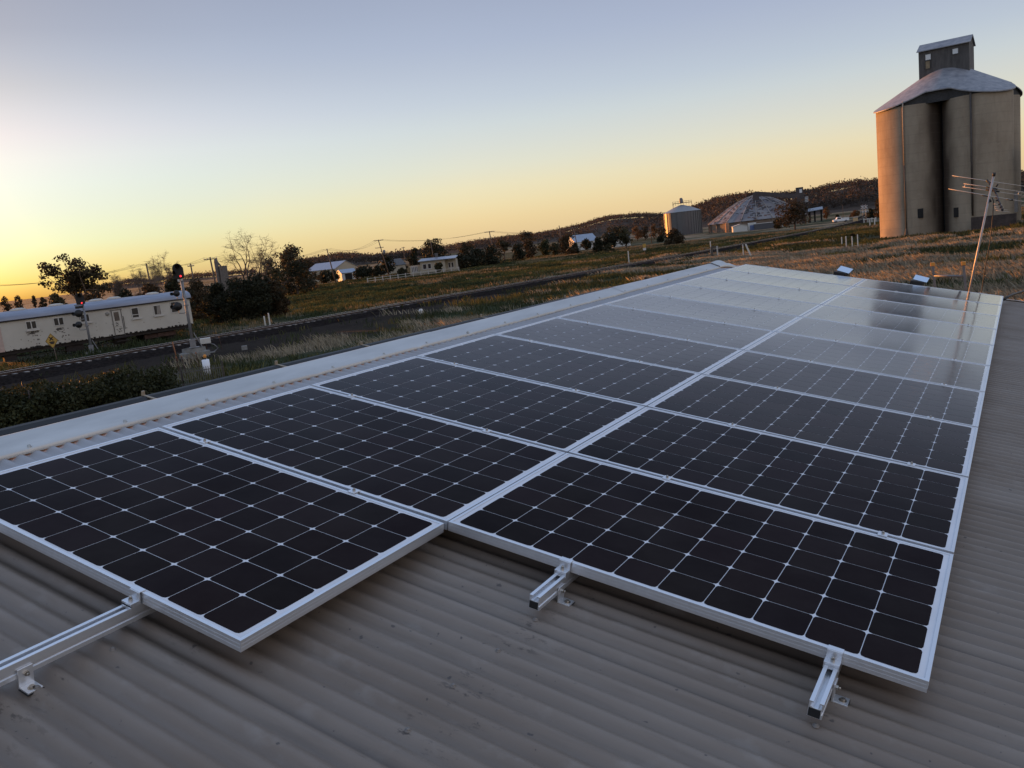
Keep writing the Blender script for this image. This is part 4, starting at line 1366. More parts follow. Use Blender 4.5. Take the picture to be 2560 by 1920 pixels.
MAT_CONC = concrete_material()
MAT_SILOROOF = mat('weathered_roof_iron', (0.155, 0.155, 0.17), 0.6, 0.3, var=0.0, scale=1.2, stretch=(1, 1, 1), col2=(0.30, 0.29, 0.29))
MAT_HEAD = mat('grey_headhouse_iron', (0.080, 0.074, 0.070), 0.75, 0.2, var=0.35, scale=1.4, stretch=(2, 2, 0.4))
MAT_GUSSET = mat('dark_gusset_iron', (0.035, 0.034, 0.034), 0.8, var=0.3)
MAT_PALEPANE = mat('pale_window_pane', (0.62, 0.64, 0.64), 0.25, 0.0)
MAT_BOARD = mat('tan_boarded_opening', (0.24, 0.19, 0.12), 0.9, var=0.2)
MAT_PIPEDARK = mat('dark_downpipe', (0.055, 0.044, 0.036), 0.7, var=0.3)
MAT_PIPEPALE = mat('pale_downpipe', (0.34, 0.28, 0.22), 0.7, var=0.2)
MAT_HOLE = mat('dark_opening', (0.012, 0.010, 0.009), 0.9)

er, ef = view_frame(2362)
rho = R(9)
SR, SS = 4.08, 8.24
axA = er * math.cos(rho) - ef * math.sin(rho)
axB = er * math.sin(rho) + ef * math.cos(rho)
front_mid = Vector((CAM[0], CAM[1], 0)) + ef * 129.6
silo_c = front_mid + axB * (SS / 2) + axA * 0.0
silo = empty('concrete_grain_silo', silo_c, 'tall concrete grain silo of four joined cylinders with grey headhouse on top', 'grain silo', None, (0, 0, math.atan2(axA.y, axA.x)))
ZE = 17.15
hs = SS / 2
for i, (cx, cy) in enumerate(((-hs, -hs), (hs, -hs), (hs, hs), (-hs, hs))):
    n_, rows = 72, 30
    V, CC = [], []
    for j in range(rows + 1):
        z = -0.3 + (ZE + 0.3) * j / rows
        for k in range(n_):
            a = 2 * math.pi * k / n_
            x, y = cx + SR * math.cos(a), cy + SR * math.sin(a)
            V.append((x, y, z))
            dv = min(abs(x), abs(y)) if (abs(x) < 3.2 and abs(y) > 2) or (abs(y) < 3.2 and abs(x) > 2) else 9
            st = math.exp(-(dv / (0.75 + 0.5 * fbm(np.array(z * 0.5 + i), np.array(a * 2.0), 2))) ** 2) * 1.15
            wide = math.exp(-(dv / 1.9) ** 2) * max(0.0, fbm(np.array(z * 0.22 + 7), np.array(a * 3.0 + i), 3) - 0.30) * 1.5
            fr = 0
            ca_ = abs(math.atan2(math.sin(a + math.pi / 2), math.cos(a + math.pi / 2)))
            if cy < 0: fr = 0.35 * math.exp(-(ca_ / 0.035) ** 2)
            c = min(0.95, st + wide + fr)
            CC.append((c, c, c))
    F_ = [(j * n_ + k, j * n_ + (k + 1) % n_, (j + 1) * n_ + (k + 1) % n_, (j + 1) * n_ + k) for j in range(rows) for k in range(n_)]
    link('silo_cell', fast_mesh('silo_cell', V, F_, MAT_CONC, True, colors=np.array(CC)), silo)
for (c, s_) in (((0, -hs), (0.8, 0.5)), ((0, hs), (0.8, 0.5)), ((-hs, 0), (0.5, 0.8)), ((hs, 0), (0.5, 0.8))):
    b = MB(); b.box((c[0], c[1], ZE / 2), (s_[0], s_[1], ZE)); b.build('joint_wall', MAT_GUSSET, silo)


def outline(a, over):
    d = Vector((math.cos(a), math.sin(a)))
    best = 0
    for cx, cy in ((-hs, -hs), (hs, -hs), (hs, hs), (-hs, hs)):
        b_ = d.x * cx + d.y * cy; q_ = b_ * b_ - (cx * cx + cy * cy - SR * SR)
        if q_ > 0: best = max(best, b_ + math.sqrt(q_))
    return max(best, 7.35) + over


RK = 0.57
rmax = hs * math.sqrt(2) + SR
zcone = lambda r: ZE + 0.12 + (rmax - r) * RK
N = 144
rf = MB()
rows = []
for t in (0.0, 0.35, 0.7, 1.0):
    rows.append([(math.cos(2 * math.pi * k / N) * (1.2 + (outline(2 * math.pi * k / N, 0.3) - 1.2) * t), math.sin(2 * math.pi * k / N) * (1.2 + (outline(2 * math.pi * k / N, 0.3) - 1.2) * t), zcone(1.2 + (outline(2 * math.pi * k / N, 0.3) - 1.2) * t)) for k in range(N + 1)])
rf.sheet(rows, 0, False)
rf.sheet([rows[-1], [(x, y, z - 0.14) for x, y, z in rows[-1]]], 0)
rf.build('roof', MAT_SILOROOF, silo)
gs = MB()
gs.sheet([[(math.cos(2 * math.pi * k / N) * outline(2 * math.pi * k / N, -0.12), math.sin(2 * math.pi * k / N) * outline(2 * math.pi * k / N, -0.12), z(outline(2 * math.pi * k / N, -0.12))) for k in range(N + 1)] for z in (lambda r: ZE - 0.1, lambda r: zcone(r) - 0.02)])
gs.build('gusset', MAT_GUSSET, silo)
hx, hy, hz0, hz1 = 3.05, 2.1, 20.2, 24.55
b = MB(); b.box2((-hx, -hy, hz0), (hx, hy, hz1))
b.add([(-hx, -hy, hz1), (-hx, hy, hz1), (-hx, 0, hz1 + 0.95), (hx, -hy, hz1), (hx, hy, hz1), (hx, 0, hz1 + 0.95)], [(0, 1, 2), (3, 5, 4)])
head = b.build('headhouse', MAT_HEAD, silo)
b = MB()
for sgn in (-1, 1):
    b.add([(-hx - 0.2, sgn * (hy + 0.25), hz1 - 0.10), (hx + 0.2, sgn * (hy + 0.25), hz1 - 0.10), (hx + 0.2, 0, hz1 + 1.06), (-hx - 0.2, 0, hz1 + 1.06),
           (-hx - 0.2, sgn * (hy + 0.25), hz1 - 0.20), (hx + 0.2, sgn * (hy + 0.25), hz1 - 0.20), (hx + 0.2, 0, hz1 + 0.97), (-hx - 0.2, 0, hz1 + 0.97)],
          [(0, 1, 2, 3), (7, 6, 5, 4), (0, 4, 5, 1), (0, 3, 7, 4), (1, 5, 6, 2)])
b.build('headhouse_roof', MAT_SILOROOF, head)
for (x, z, m_, nm, hh) in ((-1.86, 23.55, MAT_PALEPANE, 'window', 0.72), (1.42, 23.60, MAT_PALEPANE, 'window', 0.66), (-1.93, 22.55, MAT_BOARD, 'boarded_window', 0.95)):  # pale panes: brightness of sky seen through the openings, put into the colour
    b = MB(); b.box((x, -hy - 0.02, z), (0.66 if nm == 'window' else 0.5, 0.05, hh)); w_ = b.build(nm, m_, head)
    b = MB()
    for dx, dz, sx, sz in ((0, hh / 2 + 0.03, 0.78, 0.06), (0, -hh / 2 - 0.03, 0.78, 0.06), (-0.36, 0, 0.06, hh), (0.36, 0, 0.06, hh)):
        b.box((x + dx, -hy - 0.045, z + dz), (sx, 0.09, sz))
    b.build('window_frame', MAT_HEAD, w_)
b = MB(); b.tube([(-hs + 0.15, -hs - SR - 0.2, ZE + 0.6), (-hs + 0.1, -hs - SR - 0.12, ZE - 0.6), (-hs + 0.1, -hs - SR - 0.09, 9.5)], 0.085, 8); b.build('downpipe', MAT_PIPEPALE, silo)
b = MB(); b.tube([(-hs + 0.1, -hs - SR - 0.09, 9.5), (-hs + 0.1, -hs - SR - 0.09, 0.9)], 0.085, 8); b.lathe([(0.32, 0), (0.1, 1.1)], 10, (-hs + 0.1, -hs - SR - 0.15, 0)); b.build('downpipe', MAT_PIPEDARK, silo)
b = MB(); b.tube([(hs - 0.2, -hs - SR - 0.1, ZE + 0.2), (hs - 0.2, -hs - SR - 0.09, 2.0)], 0.12, 8); b.build('downpipe', MAT_PIPEDARK, silo)
for x, z in ((-2.35, 2.95), (2.0, 2.6)):
    cy = -hs - math.sqrt(SR ** 2 - (abs(x) - hs) ** 2)
    b = MB(); b.box((x, cy + 0.05, z), (0.72, 0.35, 1.25)); b.build('hatch_opening', MAT_HOLE, silo)
b = MB(); b.box((6.35, -hs - SR - 0.9, 0.85), (5.0, 0.3, 1.9)); b.build('retaining_wall', mat('dark_brick_wall', (0.055, 0.040, 0.034), 0.9, var=0.4, scale=2), silo)
b = MB(); b.box((hs + SR + 0.05, -hs + 0.2, 3.1), (0.6, 1.0, 2.6)); b.build('electrical_cabinet', mat('grey_cabinet', (0.20, 0.19, 0.18), 0.6, var=0.2), silo)
# steel loading shed just past the silo
ls = empty('loading_shed', silo_c + axA * 14.0 + axB * (-1.5), 'grey steel loading shed on posts at the right side of the concrete silo', 'shed', None, (0, 0, math.atan2(axA.y, axA.x)))
b = MB(); b.box((1.8, 0, 9.15), (9.2, 8.0, 2.7)); b.build('cladding', mat('grey_cladding', (0.085, 0.088, 0.092), 0.6, 0.3, var=0.2, scale=2), ls)
b = MB(); b.add([(-2.9, -4.1, 10.5), (6.5, -4.1, 10.5), (6.5, 0, 11.4), (-2.9, 0, 11.4), (6.5, 4.1, 10.5), (-2.9, 4.1, 10.5)], [(0, 1, 2, 3), (3, 2, 4, 5)]); b.build('roof', MAT_SILOROOF, ls)
for x in (-2.6, 1.5, 6.0):
    for y in (-3.8, 3.8):
        b = MB(); b.box((x, y, 3.9), (0.3, 0.3, 7.8)); b.build('post', MAT_PIPEDARK, ls)
b = MB(); b.box((1.8, 3.0, 3.4), (9.0, 0.3, 6.8)); b.box((2.6, -1.0, 3.0), (4.2, 3, 5.6)); b.build('inner_wall', MAT_HOLE, ls)

# ================================================================== STEEL BIN, DOME STORE
def local_root(name, P, label, cat, px, group=None, extra=0.0):
    r_, f_ = view_frame(px)
    o = empty(name, (P[0], P[1], 0), label, cat, group, (0, 0, math.atan2(r_.y, r_.x) + extra))
    return o


P = AT(1709, 585, 440)
sb = local_root('steel_grain_bin', P, 'round corrugated steel grain bin with catwalk on its conical roof', 'grain bin', 1709)
u = mpp(1709, 440)
br = 46 * u; bh = 11.6
MAT_BIN = mat('ribbed_galvanised_steel', (0.115, 0.115, 0.118), 0.5, 0.5, var=0.2, scale=1.5, stretch=(1, 1, 4))
b = MB(); b.lathe([(br, -0.3), (br, bh)], 64, smooth=True); b.build('bin_wall', MAT_BIN, sb)
for k in range(40):
    a = 2 * math.pi * k / 40
    if math.sin(a) < 0.3:
        if k % 2 == 0 or math.cos(a) > 0.1:
            b = MB(); b.box((math.cos(a) * (br + 0.1), math.sin(a) * (br + 0.1), bh / 2), (0.22, 0.22, bh), Matrix.Rotation(a, 3, 'Z')); b.build('stiffener', MAT_BIN, sb)
b = MB(); b.lathe([(br + 0.25, bh - 0.05), (br * 0.45, bh + 2.35), (1.0, bh + 3.4), (0.0, bh + 3.5)], 64); b.build('roof', mat('bin_roof_steel', (0.25, 0.235, 0.225), 0.5, 0.4, var=0.12), sb)
MAT_FRAME = mat('catwalk_steel', (0.09, 0.075, 0.065), 0.6, 0.4, var=0.2)
b = MB()
for y in (-0.6, 0.6):
    b.box((0.4, y, bh + 4.5), (9.4, 0.14, 0.14)); b.box((0.4, y, bh + 5.3), (9.4, 0.08, 0.08))
    for x in np.linspace(-4.3, 5.1, 8): b.box((x, y, bh + 4.4), (0.12, 0.12, 2.0))
b.box((0.4, 0, bh + 4.35), (9.4, 1.2, 0.1)); b.build('catwalk', MAT_FRAME, sb)
b = MB(); b.lathe([(0.9, bh + 4.2), (0.95, bh + 6.0), (0.6, bh + 6.9), (0, bh + 7.0)], 12, (0.0, 0, 0)); b.build('elevator_head', MAT_BIN, sb)
for x in (-4.0, 5.0):
    b = MB(); b.tube([(x, -0.6, bh + 4.4), (x * 1.1, -0.6, bh + 0.9)], 0.12, 6); b.build('catwalk_leg', MAT_FRAME, sb)

DD = 372.0
P = AT(1893, 575, DD + 20)
dm = local_root('domed_grain_store', P, 'big domed grain store with ribbed patched grey roof', 'grain store', 1893)
u = mpp(1893, DD + 10)
drad = 122 * u
MAT_DOME = mat('patched_dome_roof', (0.135, 0.125, 0.135), 0.75, 0.1, scale=0.20, col2=(0.21, 0.195, 0.19), thr=(0.42, 0.58), detail=8)
MAT_RIB = mat('dome_ribs', (0.30, 0.265, 0.235), 0.7, 0.2, var=0.3, scale=0.6)
MAT_DWALL = mat('brown_store_wall', (0.17, 0.13, 0.10), 0.9, var=0.35, scale=0.5)
wall_h = 3.7
prof_d = [(drad + 0.5, wall_h), (drad * 0.82, wall_h + 3.0), (drad * 0.60, wall_h + 6.0), (drad * 0.38, wall_h + 8.4), (drad * 0.18, wall_h + 9.9), (drad * 0.05, wall_h + 10.6), (0, wall_h + 10.7)]
NS = 20
b = MB(); b.lathe(prof_d, NS, smooth=False); dome_roof = b.build('roof', MAT_DOME, dm)
for k in range(NS):
    a = 2 * math.pi * k / NS
    if math.sin(a) > 0.25: continue
    b = MB(); b.tube([(r_ * math.cos(a) * 1.004, r_ * math.sin(a) * 1.004, z + 0.06) for r_, z in prof_d[:-1]], 0.16, 5); b.build('roof_rib', MAT_RIB, dm)
# loose rows of patches on the sectors
MAT_PATCH = mat('dark_roof_patch', (0.040, 0.034, 0.034), 0.85, var=0.4)
MAT_PATCH2 = mat('rusty_roof_patch', (0.12, 0.07, 0.055), 0.85, var=0.4)
pr = random.Random(5)
patch = {0: MB(), 1: MB()}
for k in range(900):
    a = pr.uniform(math.pi * 0.98, 2.02 * math.pi); t = pr.random() ** 0.75
    sec = int(a / (2 * math.pi) * NS)
    if sec % 3 == 1 and pr.random() < 0.8: continue
    q_ = t * 5; i0 = min(int(q_), 4); f_ = q_ - i0
    am = (sec + 0.5) * 2 * math.pi / NS
    kf = math.cos(math.pi / NS) / max(0.5, math.cos(a - am))
    r_ = (prof_d[i0][0] * (1 - f_) + prof_d[i0 + 1][0] * f_) * kf; z = prof_d[i0][1] * (1 - f_) + prof_d[i0 + 1][1] * f_
    sl_ = math.atan2(prof_d[i0 + 1][1] - prof_d[i0][1], prof_d[i0][0] - prof_d[i0 + 1][0])
    M_ = Matrix.Rotation(am, 3, 'Z') @ Matrix.Rotation(sl_, 3, 'Y')
    n_ = M_ @ Vector((0, 0, 1))
    patch[0 if pr.random() < 0.7 else 1].box(Vector((r_ * math.cos(a), r_ * math.sin(a), z)) + n_ * 0.04, (pr.uniform(0.25, 0.75), pr.uniform(0.5, 1.5), 0.08), M_)
for k in (0, 1):
    o = patch[k].build('roof_patch', [MAT_PATCH, MAT_PATCH2][k], dm); tag(o, kind='stuff')
b = MB(); b.lathe([(drad - 0.2, -0.3), (drad - 0.2, wall_h)], NS, smooth=False); b.build('wall', MAT_DWALL, dm)
for k in range(NS):
    a = 2 * math.pi * k / NS
    if math.sin(a) > 0.2: continue
    b = MB(); b.box((math.cos(a) * drad, math.sin(a) * drad, wall_h / 2), (0.7, 0.5, wall_h), Matrix.Rotation(a, 3, 'Z')); b.build('buttress', MAT_DWALL, dm)

# conveyor gallery and elevator tower
MAT_GALLERY = mat('dark_gallery_cladding', (0.070, 0.058, 0.055), 0.8, 0.1, var=0.25, scale=0.8)
gx0, gx1 = Vector(AT(1887, 484, DD + 8)), Vector(AT(1999, 491, DD + 8))
tw = local_root('grain_elevator_tower', AT(2003, 560, DD + 14), 'dark elevator tower beside the dome, joined by a sloping conveyor gallery', 'elevator tower', 2003)
mw = tw.matrix_basis.inverted()
z_top = AT(2003, 468, DD + 14)[2]
u = mpp(2003, DD + 14)
b = MB(); b.box((0, 0, z_top / 2), (18.5 * u, 3.4, z_top)); b.build('tower', MAT_GALLERY, tw)
b = MB(); b.box((3.0 * u, -1.75, AT(2006, 477, DD + 14)[2]), (6.5 * u, 0.1, 9 * u)); b.build('window', MAT_PALEPANE, tw)
mm = Matrix.Translation(tw.location) @ Matrix.Rotation(tw.rotation_euler[2], 4, 'Z')
mi = mm.inverted()
a_, b_ = mi @ gx0, mi @ gx1
g_ = MB()
hh = 5.6 * u
V = []
for p in (a_, b_):
    V += [(p.x, p.y - 1.1, p.z - hh), (p.x, p.y + 1.1, p.z - hh), (p.x, p.y + 1.1, p.z + hh), (p.x, p.y - 1.1, p.z + hh)]
g_.add(V, [(0, 1, 2, 3), (7, 6, 5, 4), (0, 4, 5, 1), (1, 5, 6, 2), (2, 6, 7, 3), (3, 7, 4, 0)])
g_.box((a_.x + 0.4, a_.y, a_.z - 1.2), (2.4, 2.4, 3.4)); g_.build('conveyor_gallery', MAT_GALLERY, tw)
b = MB(); zb = AT(2019, 498, DD + 14)[2]; b.box((16 * u, -0.4, zb), (8.5 * u, 2.4, 13 * u)); b.build('pale_control_box', mat('white_ribbed_panels', (0.46, 0.48, 0.50), 0.6, var=0.1), tw)
for k in range(3):
    b = MB(); b.box((16 * u, -1.64, zb - 4 * u + k * 4 * u), (8.4 * u, 0.06, 0.25)); b.build('box_louvre', MAT_GALLERY, tw)
b = MB(); za = AT(2040, 522, DD + 14)[2]
b.add([(17 * u, -3, za - 4.5 * u), (54 * u, -3, za - 2.0 * u), (54 * u, 3, za + 4.5 * u), (17 * u, 3, za + 2 * u), (17 * u, -3, za - 5.5 * u), (54 * u, -3, za - 3 * u), (54 * u, 3, za + 3.5 * u), (17 * u, 3, za + 1 * u)],
      [(0, 1, 2, 3), (7, 6, 5, 4), (0, 4, 5, 1), (1, 5, 6, 2), (2, 6, 7, 3), (3, 7, 4, 0)])
b.build('awning_roof', mat('blue_grey_awning', (0.22, 0.24, 0.27), 0.5, 0.3), tw)
for x in (22, 34, 50):
    b = MB(); b.box((x * u, 0, (za - 2 * u) / 2), (0.7, 0.7, za - 2 * u)); b.build('awning_post', MAT_HOLE, tw)

# small sheds in front of the dome
def gable_shed(name, P, px, w, d, h, rise, label, wallm, roofm, extra=0.0, ridge='x', group=None, cat='shed', overhang=0.25):
    o = local_root(name, P, label, cat, px, group, extra)
    b = MB(); b.box2((-w / 2, 0, -0.2), (w / 2, d, h))
    if ridge == 'y':
        b.add([(-w / 2, 0, h), (w / 2, 0, h), (0, 0, h + rise), (-w / 2, d, h), (w / 2, d, h), (0, d, h + rise)], [(0, 1, 2), (5, 4, 3)])
    else:
        b.add([(-w / 2, 0, h), (-w / 2, d, h), (-w / 2, d / 2, h + rise), (w / 2, 0, h), (w / 2, d, h), (w / 2, d / 2, h + rise)], [(2, 1, 0), (3, 4, 5)])
    b.build('wall', wallm, o)
    r = MB(); t = 0.08; q_ = overhang
    if ridge == 'y':
        k_ = rise / (w / 2)
        for s_ in (-1, 1):
            r.add([(s_ * (w / 2 + q_), -q_, h - q_ * k_ + 0.03), (s_ * (w / 2 + q_), d + q_, h - q_ * k_ + 0.03), (0, d + q_, h + rise + 0.03), (0, -q_, h + rise + 0.03),
                   (s_ * (w / 2 + q_), -q_, h - q_ * k_ + 0.03 + t), (s_ * (w / 2 + q_), d + q_, h - q_ * k_ + 0.03 + t), (0, d + q_, h + rise + 0.03 + t), (0, -q_, h + rise + 0.03 + t)],
                  [(0, 1, 2, 3), (7, 6, 5, 4), (0, 4, 5, 1), (3, 2, 6, 7), (0, 3, 7, 4), (1, 5, 6, 2)])
    else:
        k_ = rise / (d / 2)
        for y0, y1 in ((-q_, d / 2), (d + q_, d / 2)):
            r.add([(-w / 2 - q_, y0, h - q_ * k_ + 0.03), (w / 2 + q_, y0, h - q_ * k_ + 0.03), (w / 2 + q_, y1, h + rise + 0.03), (-w / 2 - q_, y1, h + rise + 0.03),
                   (-w / 2 - q_, y0, h - q_ * k_ + 0.03 + t), (w / 2 + q_, y0, h - q_ * k_ + 0.03 + t), (w / 2 + q_, y1, h + rise + 0.03 + t), (-w / 2 - q_, y1, h + rise + 0.03 + t)],
                  [(0, 1, 2, 3), (7, 6, 5, 4), (0, 4, 5, 1), (3, 2, 6, 7), (0, 3, 7, 4), (1, 5, 6, 2)])
    r.build('roof', roofm, o)
    return o


def pane(root, name, x, z, w, h, m, y=-0.03, t=0.08, frame=None):
    b = MB(); b.box((x, y, z), (w, t, h)); o = b.build(name, m, root)
    if frame:
        f = MB()
        for dx, dz, sx, sz in ((0, h / 2, w + 0.16, 0.1), (0, -h / 2, w + 0.16, 0.1), (-w / 2, 0, 0.08, h), (w / 2, 0, 0.08, h)):
            f.box((x + dx, y - 0.03, z + dz), (sx, t, sz))
        f.build('window_frame', frame, o)
    return o


MAT_WHITEWALL = mat('white_painted_wall', (0.46, 0.46, 0.43), 0.7, var=0.08)
MAT_CREAM = mat('cream_weatherboard', (0.36, 0.31, 0.23), 0.8, var=0.1)
MAT_BLUEROOF = mat('pale_blue_iron_roof', (0.26, 0.29, 0.34), 0.45, 0.4, var=0.12, scale=0.8)
MAT_GREYROOF = mat('grey_tiled_roof', (0.085, 0.078, 0.074), 0.8, var=0.2)
MAT_GLASS = mat('dark_house_glass', (0.02, 0.022, 0.025), 0.12, spec=0.6)
MAT_TRIM = mat('white_trim', (0.55, 0.53, 0.50), 0.6)
s1 = gable_shed('site_shed', AT(1851, 575, 338), 1851, 36 * mpp(1851, 338), 5, 2.1, 0.7, 'white gabled site shed in front of the domed grain store', MAT_WHITEWALL, MAT_WHITEWALL, 0.1, 'y')
s2 = local_root('storage_container', AT(1914, 567, 340), 'long dark grey container with white roof edge beside the white site shed', 'container', 1914, None, 0.05)
b = MB(); b.box2((-4.2, 0, 0), (3.4, 2.4, 2.2)); b.build('body', mat('dark_grey_container', (0.065, 0.065, 0.072), 0.6, var=0.2), s2)
b = MB(); b.box2((-4.3, -0.1, 2.2), (6.6, 2.5, 2.35)); b.build('roof', MAT_TRIM, s2)
b = MB(); b.box2((4.6, 0, 0), (6.4, 2.3, 2.2)); b.build('end_cabin', MAT_WHITEWALL, s2)
s3 = local_root('site_office', AT(1880, 568, 341), 'small white doorway cabin with blue door between site shed and container', 'cabin', 1880)
b = MB(); b.box2((-1.5, 0, 0), (1.5, 2.2, 2.9)); b.build('wall', MAT_WHITEWALL, s3)
pane(s3, 'door', 0.05, 1.0, 1.6, 1.9, mat('blue_door', (0.10, 0.14, 0.27), 0.6))
s4 = local_root('lit_tank', AT(1818, 570, 352), 'narrow upright tank glowing orange in the sun beside the dome wall', 'tank', 1818)
b = MB(); b.lathe([(0.75, 0), (0.75, 3.6), (0.5, 3.9), (0, 3.95)], 14); b.build('body', mat('sun_orange_tank', (0.30, 0.15, 0.08), 0.8, var=0.2), s4)  # orange sun glow is put into the body colour

# little old silo on the left, behind the thicket
P = AT(556, 690, 200)
os_ = local_root('old_grain_silo', P, 'small old silo with round tower and square block behind the thicket', 'grain silo', 556)
u = mpp(556, 200)
zt = AT(545, 647, 200)[2]
MAT_OLD = mat('hazy_grey_silo', (0.13, 0.11, 0.095), 0.85, var=0.25)
b = MB(); b.lathe([(5.2 * u, -0.2), (5.2 * u, zt - 0.6), (3.8 * u, zt), (0, zt + 0.2)], 16, (-10 * u, 0, 0)); b.build('tower', MAT_OLD, os_)
zb = AT(562, 664, 200)[2]
b = MB(); b.box2((-5 * u, -1, -0.2), (15 * u, 3, zb)); b.build('block', MAT_OLD, os_)
b = MB(); b.tube([(-6 * u, 0, zt - 0.8), (0, 0, zb)], 0.2, 6); b.build('grain_chute', MAT_OLD, os_)

# ================================================================== HOUSES AND SHEDS BEYOND THE RAILWAY
D_ = 262.0
gs1 = gable_shed('large_shed', AT(870, 700, D_), 870, 112 * mpp(870, D_) * 0.62, 15, 3.6, 2.0, 'large shed with pale blue roof and cream gable end behind dark round trees', MAT_CREAM, MAT_BLUEROOF, R(38), 'y')
gs2 = gable_shed('open_shed', AT(874, 699, 228), 874, 36 * mpp(874, 228), 6, 2.3, 0.9, 'little open fronted shed with pale roof between two dark round trees', MAT_WHITEWALL, MAT_BLUEROOF, R(12), 'x')
pane(gs2, 'open_doorway', -0.1, 1.05, 1.9, 2.1, MAT_HOLE)
D_ = 205.0
h1 = local_root('cream_house', AT(1092, 690, D_), 'long low cream house with flat pale roof behind white fence', 'house', 1092, None, R(-6))
u = mpp(1092, D_)
b = MB(); b.box2((-38 * u, 0, -0.2), (24 * u, 7, 3.2)); b.box2((24 * u, 1.6, -0.2), (50 * u, 7, 3.0)); b.box2((-66 * u, 1, -0.2), (-38 * u, 6, 2.4)); b.build('wall', MAT_CREAM, h1)
b = MB(); b.add([(-42 * u, -0.6, 3.35), (52 * u, -0.6, 3.25), (52 * u, 7.5, 3.75), (-42 * u, 7.5, 3.85), (-42 * u, -0.6, 3.2), (52 * u, -0.6, 3.1), (52 * u, 7.5, 3.6), (-42 * u, 7.5, 3.7)], [(0, 1, 2, 3), (7, 6, 5, 4), (0, 4, 5, 1), (1, 5, 6, 2), (2, 6, 7, 3), (3, 7, 4, 0)]); b.build('roof', MAT_BLUEROOF, h1)
for x, w_, z in ((-27, 9, 1.9), (-15, 8, 1.9), (33, 5, 1.6), (41, 5, 1.6)):
    pane(h1, 'window', x * u, z, w_ * u, 1.2, MAT_GLASS, -0.03 if x < 24 else 1.57, frame=MAT_TRIM)
for x in (-60, -56, -52, -48):
    pane(h1, 'window', x * u, 1.5, 2.4 * u, 1.3, MAT_GLASS, 0.97, frame=MAT_TRIM)
b = MB(); b.box((0, 4.5, 4.3), (0.7, 0.7, 1.1)); b.build('chimney', MAT_GREYROOF, h1)
h2 = gable_shed('grey_roofed_house', AT(992, 688, 250), 992, 52 * mpp(992, 250), 8, 2.6, 1.8, 'grey roofed cottage with white gable trim behind olive bush', MAT_CREAM, MAT_GREYROOF, R(20), 'x', cat='house')
h3 = gable_shed('blue_roofed_house', AT(1468, 628, 320), 1468, 62 * mpp(1468, 320), 9, 3.0, 2.6, 'white house with steep pale blue roof among dark trees', MAT_WHITEWALL, MAT_BLUEROOF, R(25), 'x', cat='house')
for x in (-2.2, 1.0, 3.0): pane(h3, 'window', x, 1.6, 1.0, 1.3, MAT_GLASS, frame=MAT_TRIM)
h4 = gable_shed('pale_house', AT(1556, 626, 300), 1556, 44 * mpp(1556, 300), 7, 2.5, 1.2, 'pale low house half hidden behind the olive garden tree', MAT_WHITEWALL, MAT_GREYROOF, R(10), 'x', cat='house')
pane(h4, 'window', 1.2, 1.4, 1.2, 1.1, MAT_GLASS, frame=MAT_TRIM)
h5 = gable_shed('roof_behind_trees', AT(1537, 590, 345), 1537, 34 * mpp(1537, 345), 8, 3.6, 1.6, 'pale roofed house peeping over the far garden trees', MAT_WHITEWALL, MAT_BLUEROOF, R(-8), 'x', cat='house')
h6 = gable_shed('carriage_shed', AT(52, 772, 92), 40, 11.0, 6, 2.5, 0.7, 'pale roofed low shed behind the left end of the carriage roof', MAT_CREAM, MAT_WHITEWALL, R(15), 'x')

# white rail fence in front of the houses
MAT_FENCE = mat('white_fence_paint', (0.40, 0.37, 0.33), 0.8, var=0.15)
fn = empty('white_fence', G(1040, 694), 'white post and rail fence in front of the cream house', 'fence')
fb = Vector(G(1040, 694))
fp = [Vector(G(x, 694 - (x - 1040) * 0.125)) for x in range(920, 1150, 19)]
for p in fp:
    b = MB(); b.box(p - fb + Vector((0, 0, 0.6)), (0.16, 0.16, 1.3)); b.build('fence_post', MAT_FENCE, fn)
for z in (0.55, 1.05):
    b = MB(); b.tube([p - fb + Vector((0, 0, z)) for p in fp], 0.06, 4, smooth=False); b.build('fence_rail', MAT_FENCE, fn)

# ================================================================== POLES AND WIRES
MAT_POLE = mat('weathered_timber_pole', (0.085, 0.068, 0.055), 0.9, var=0.25, scale=2)
TOPS = {}


def pole(key, px, top, base, label, arms=(), dist=None, topx=None, r=0.16, box=False):
    dist = dist or hd(G(px, base))
    P = AT(px, base, dist); zt = AT(topx or px, top, dist)[2]
    o = local_root('power_pole', P, label, 'power pole', px, 'timber power poles along the railway')
    lean = ((topx - px) * mpp(px, dist) if topx else 0) + 0.0
    b = MB(); b.tube([(0, 0, -0.2), (lean, 0, zt)], [r, r * 0.75], 8); b.build('pole', MAT_POLE, o)
    ends = []
    for dz, wd in arms:
        b = MB(); b.box((lean * 0.97, -0.14, zt - dz), (wd, 0.12, 0.14)); a = b.build('crossarm', MAT_POLE, o)
        for x in (-0.45, -0.2, 0.2, 0.45):
            b = MB(); b.lathe([(0.03, 0), (0.06, 0.05), (0.05, 0.18), (0, 0.2)], 6, (lean * 0.97 + x * wd, -0.14, zt - dz + 0.06)); b.build('insulator', MAT_TRIM, a)
    if box:
        b = MB(); b.lathe([(0, 0), (0.36, 0.02), (0.36, 1.2), (0, 1.3)], 10, (-0.6, -0.1, zt - 4.2)); b.build('transformer', mat('grey_transformer', (0.14, 0.13, 0.13), 0.6), o)
    r_, f_ = view_frame(px)
    TOPS[key] = (Vector((P[0], P[1], zt)) + r_ * lean, r_)
    return o


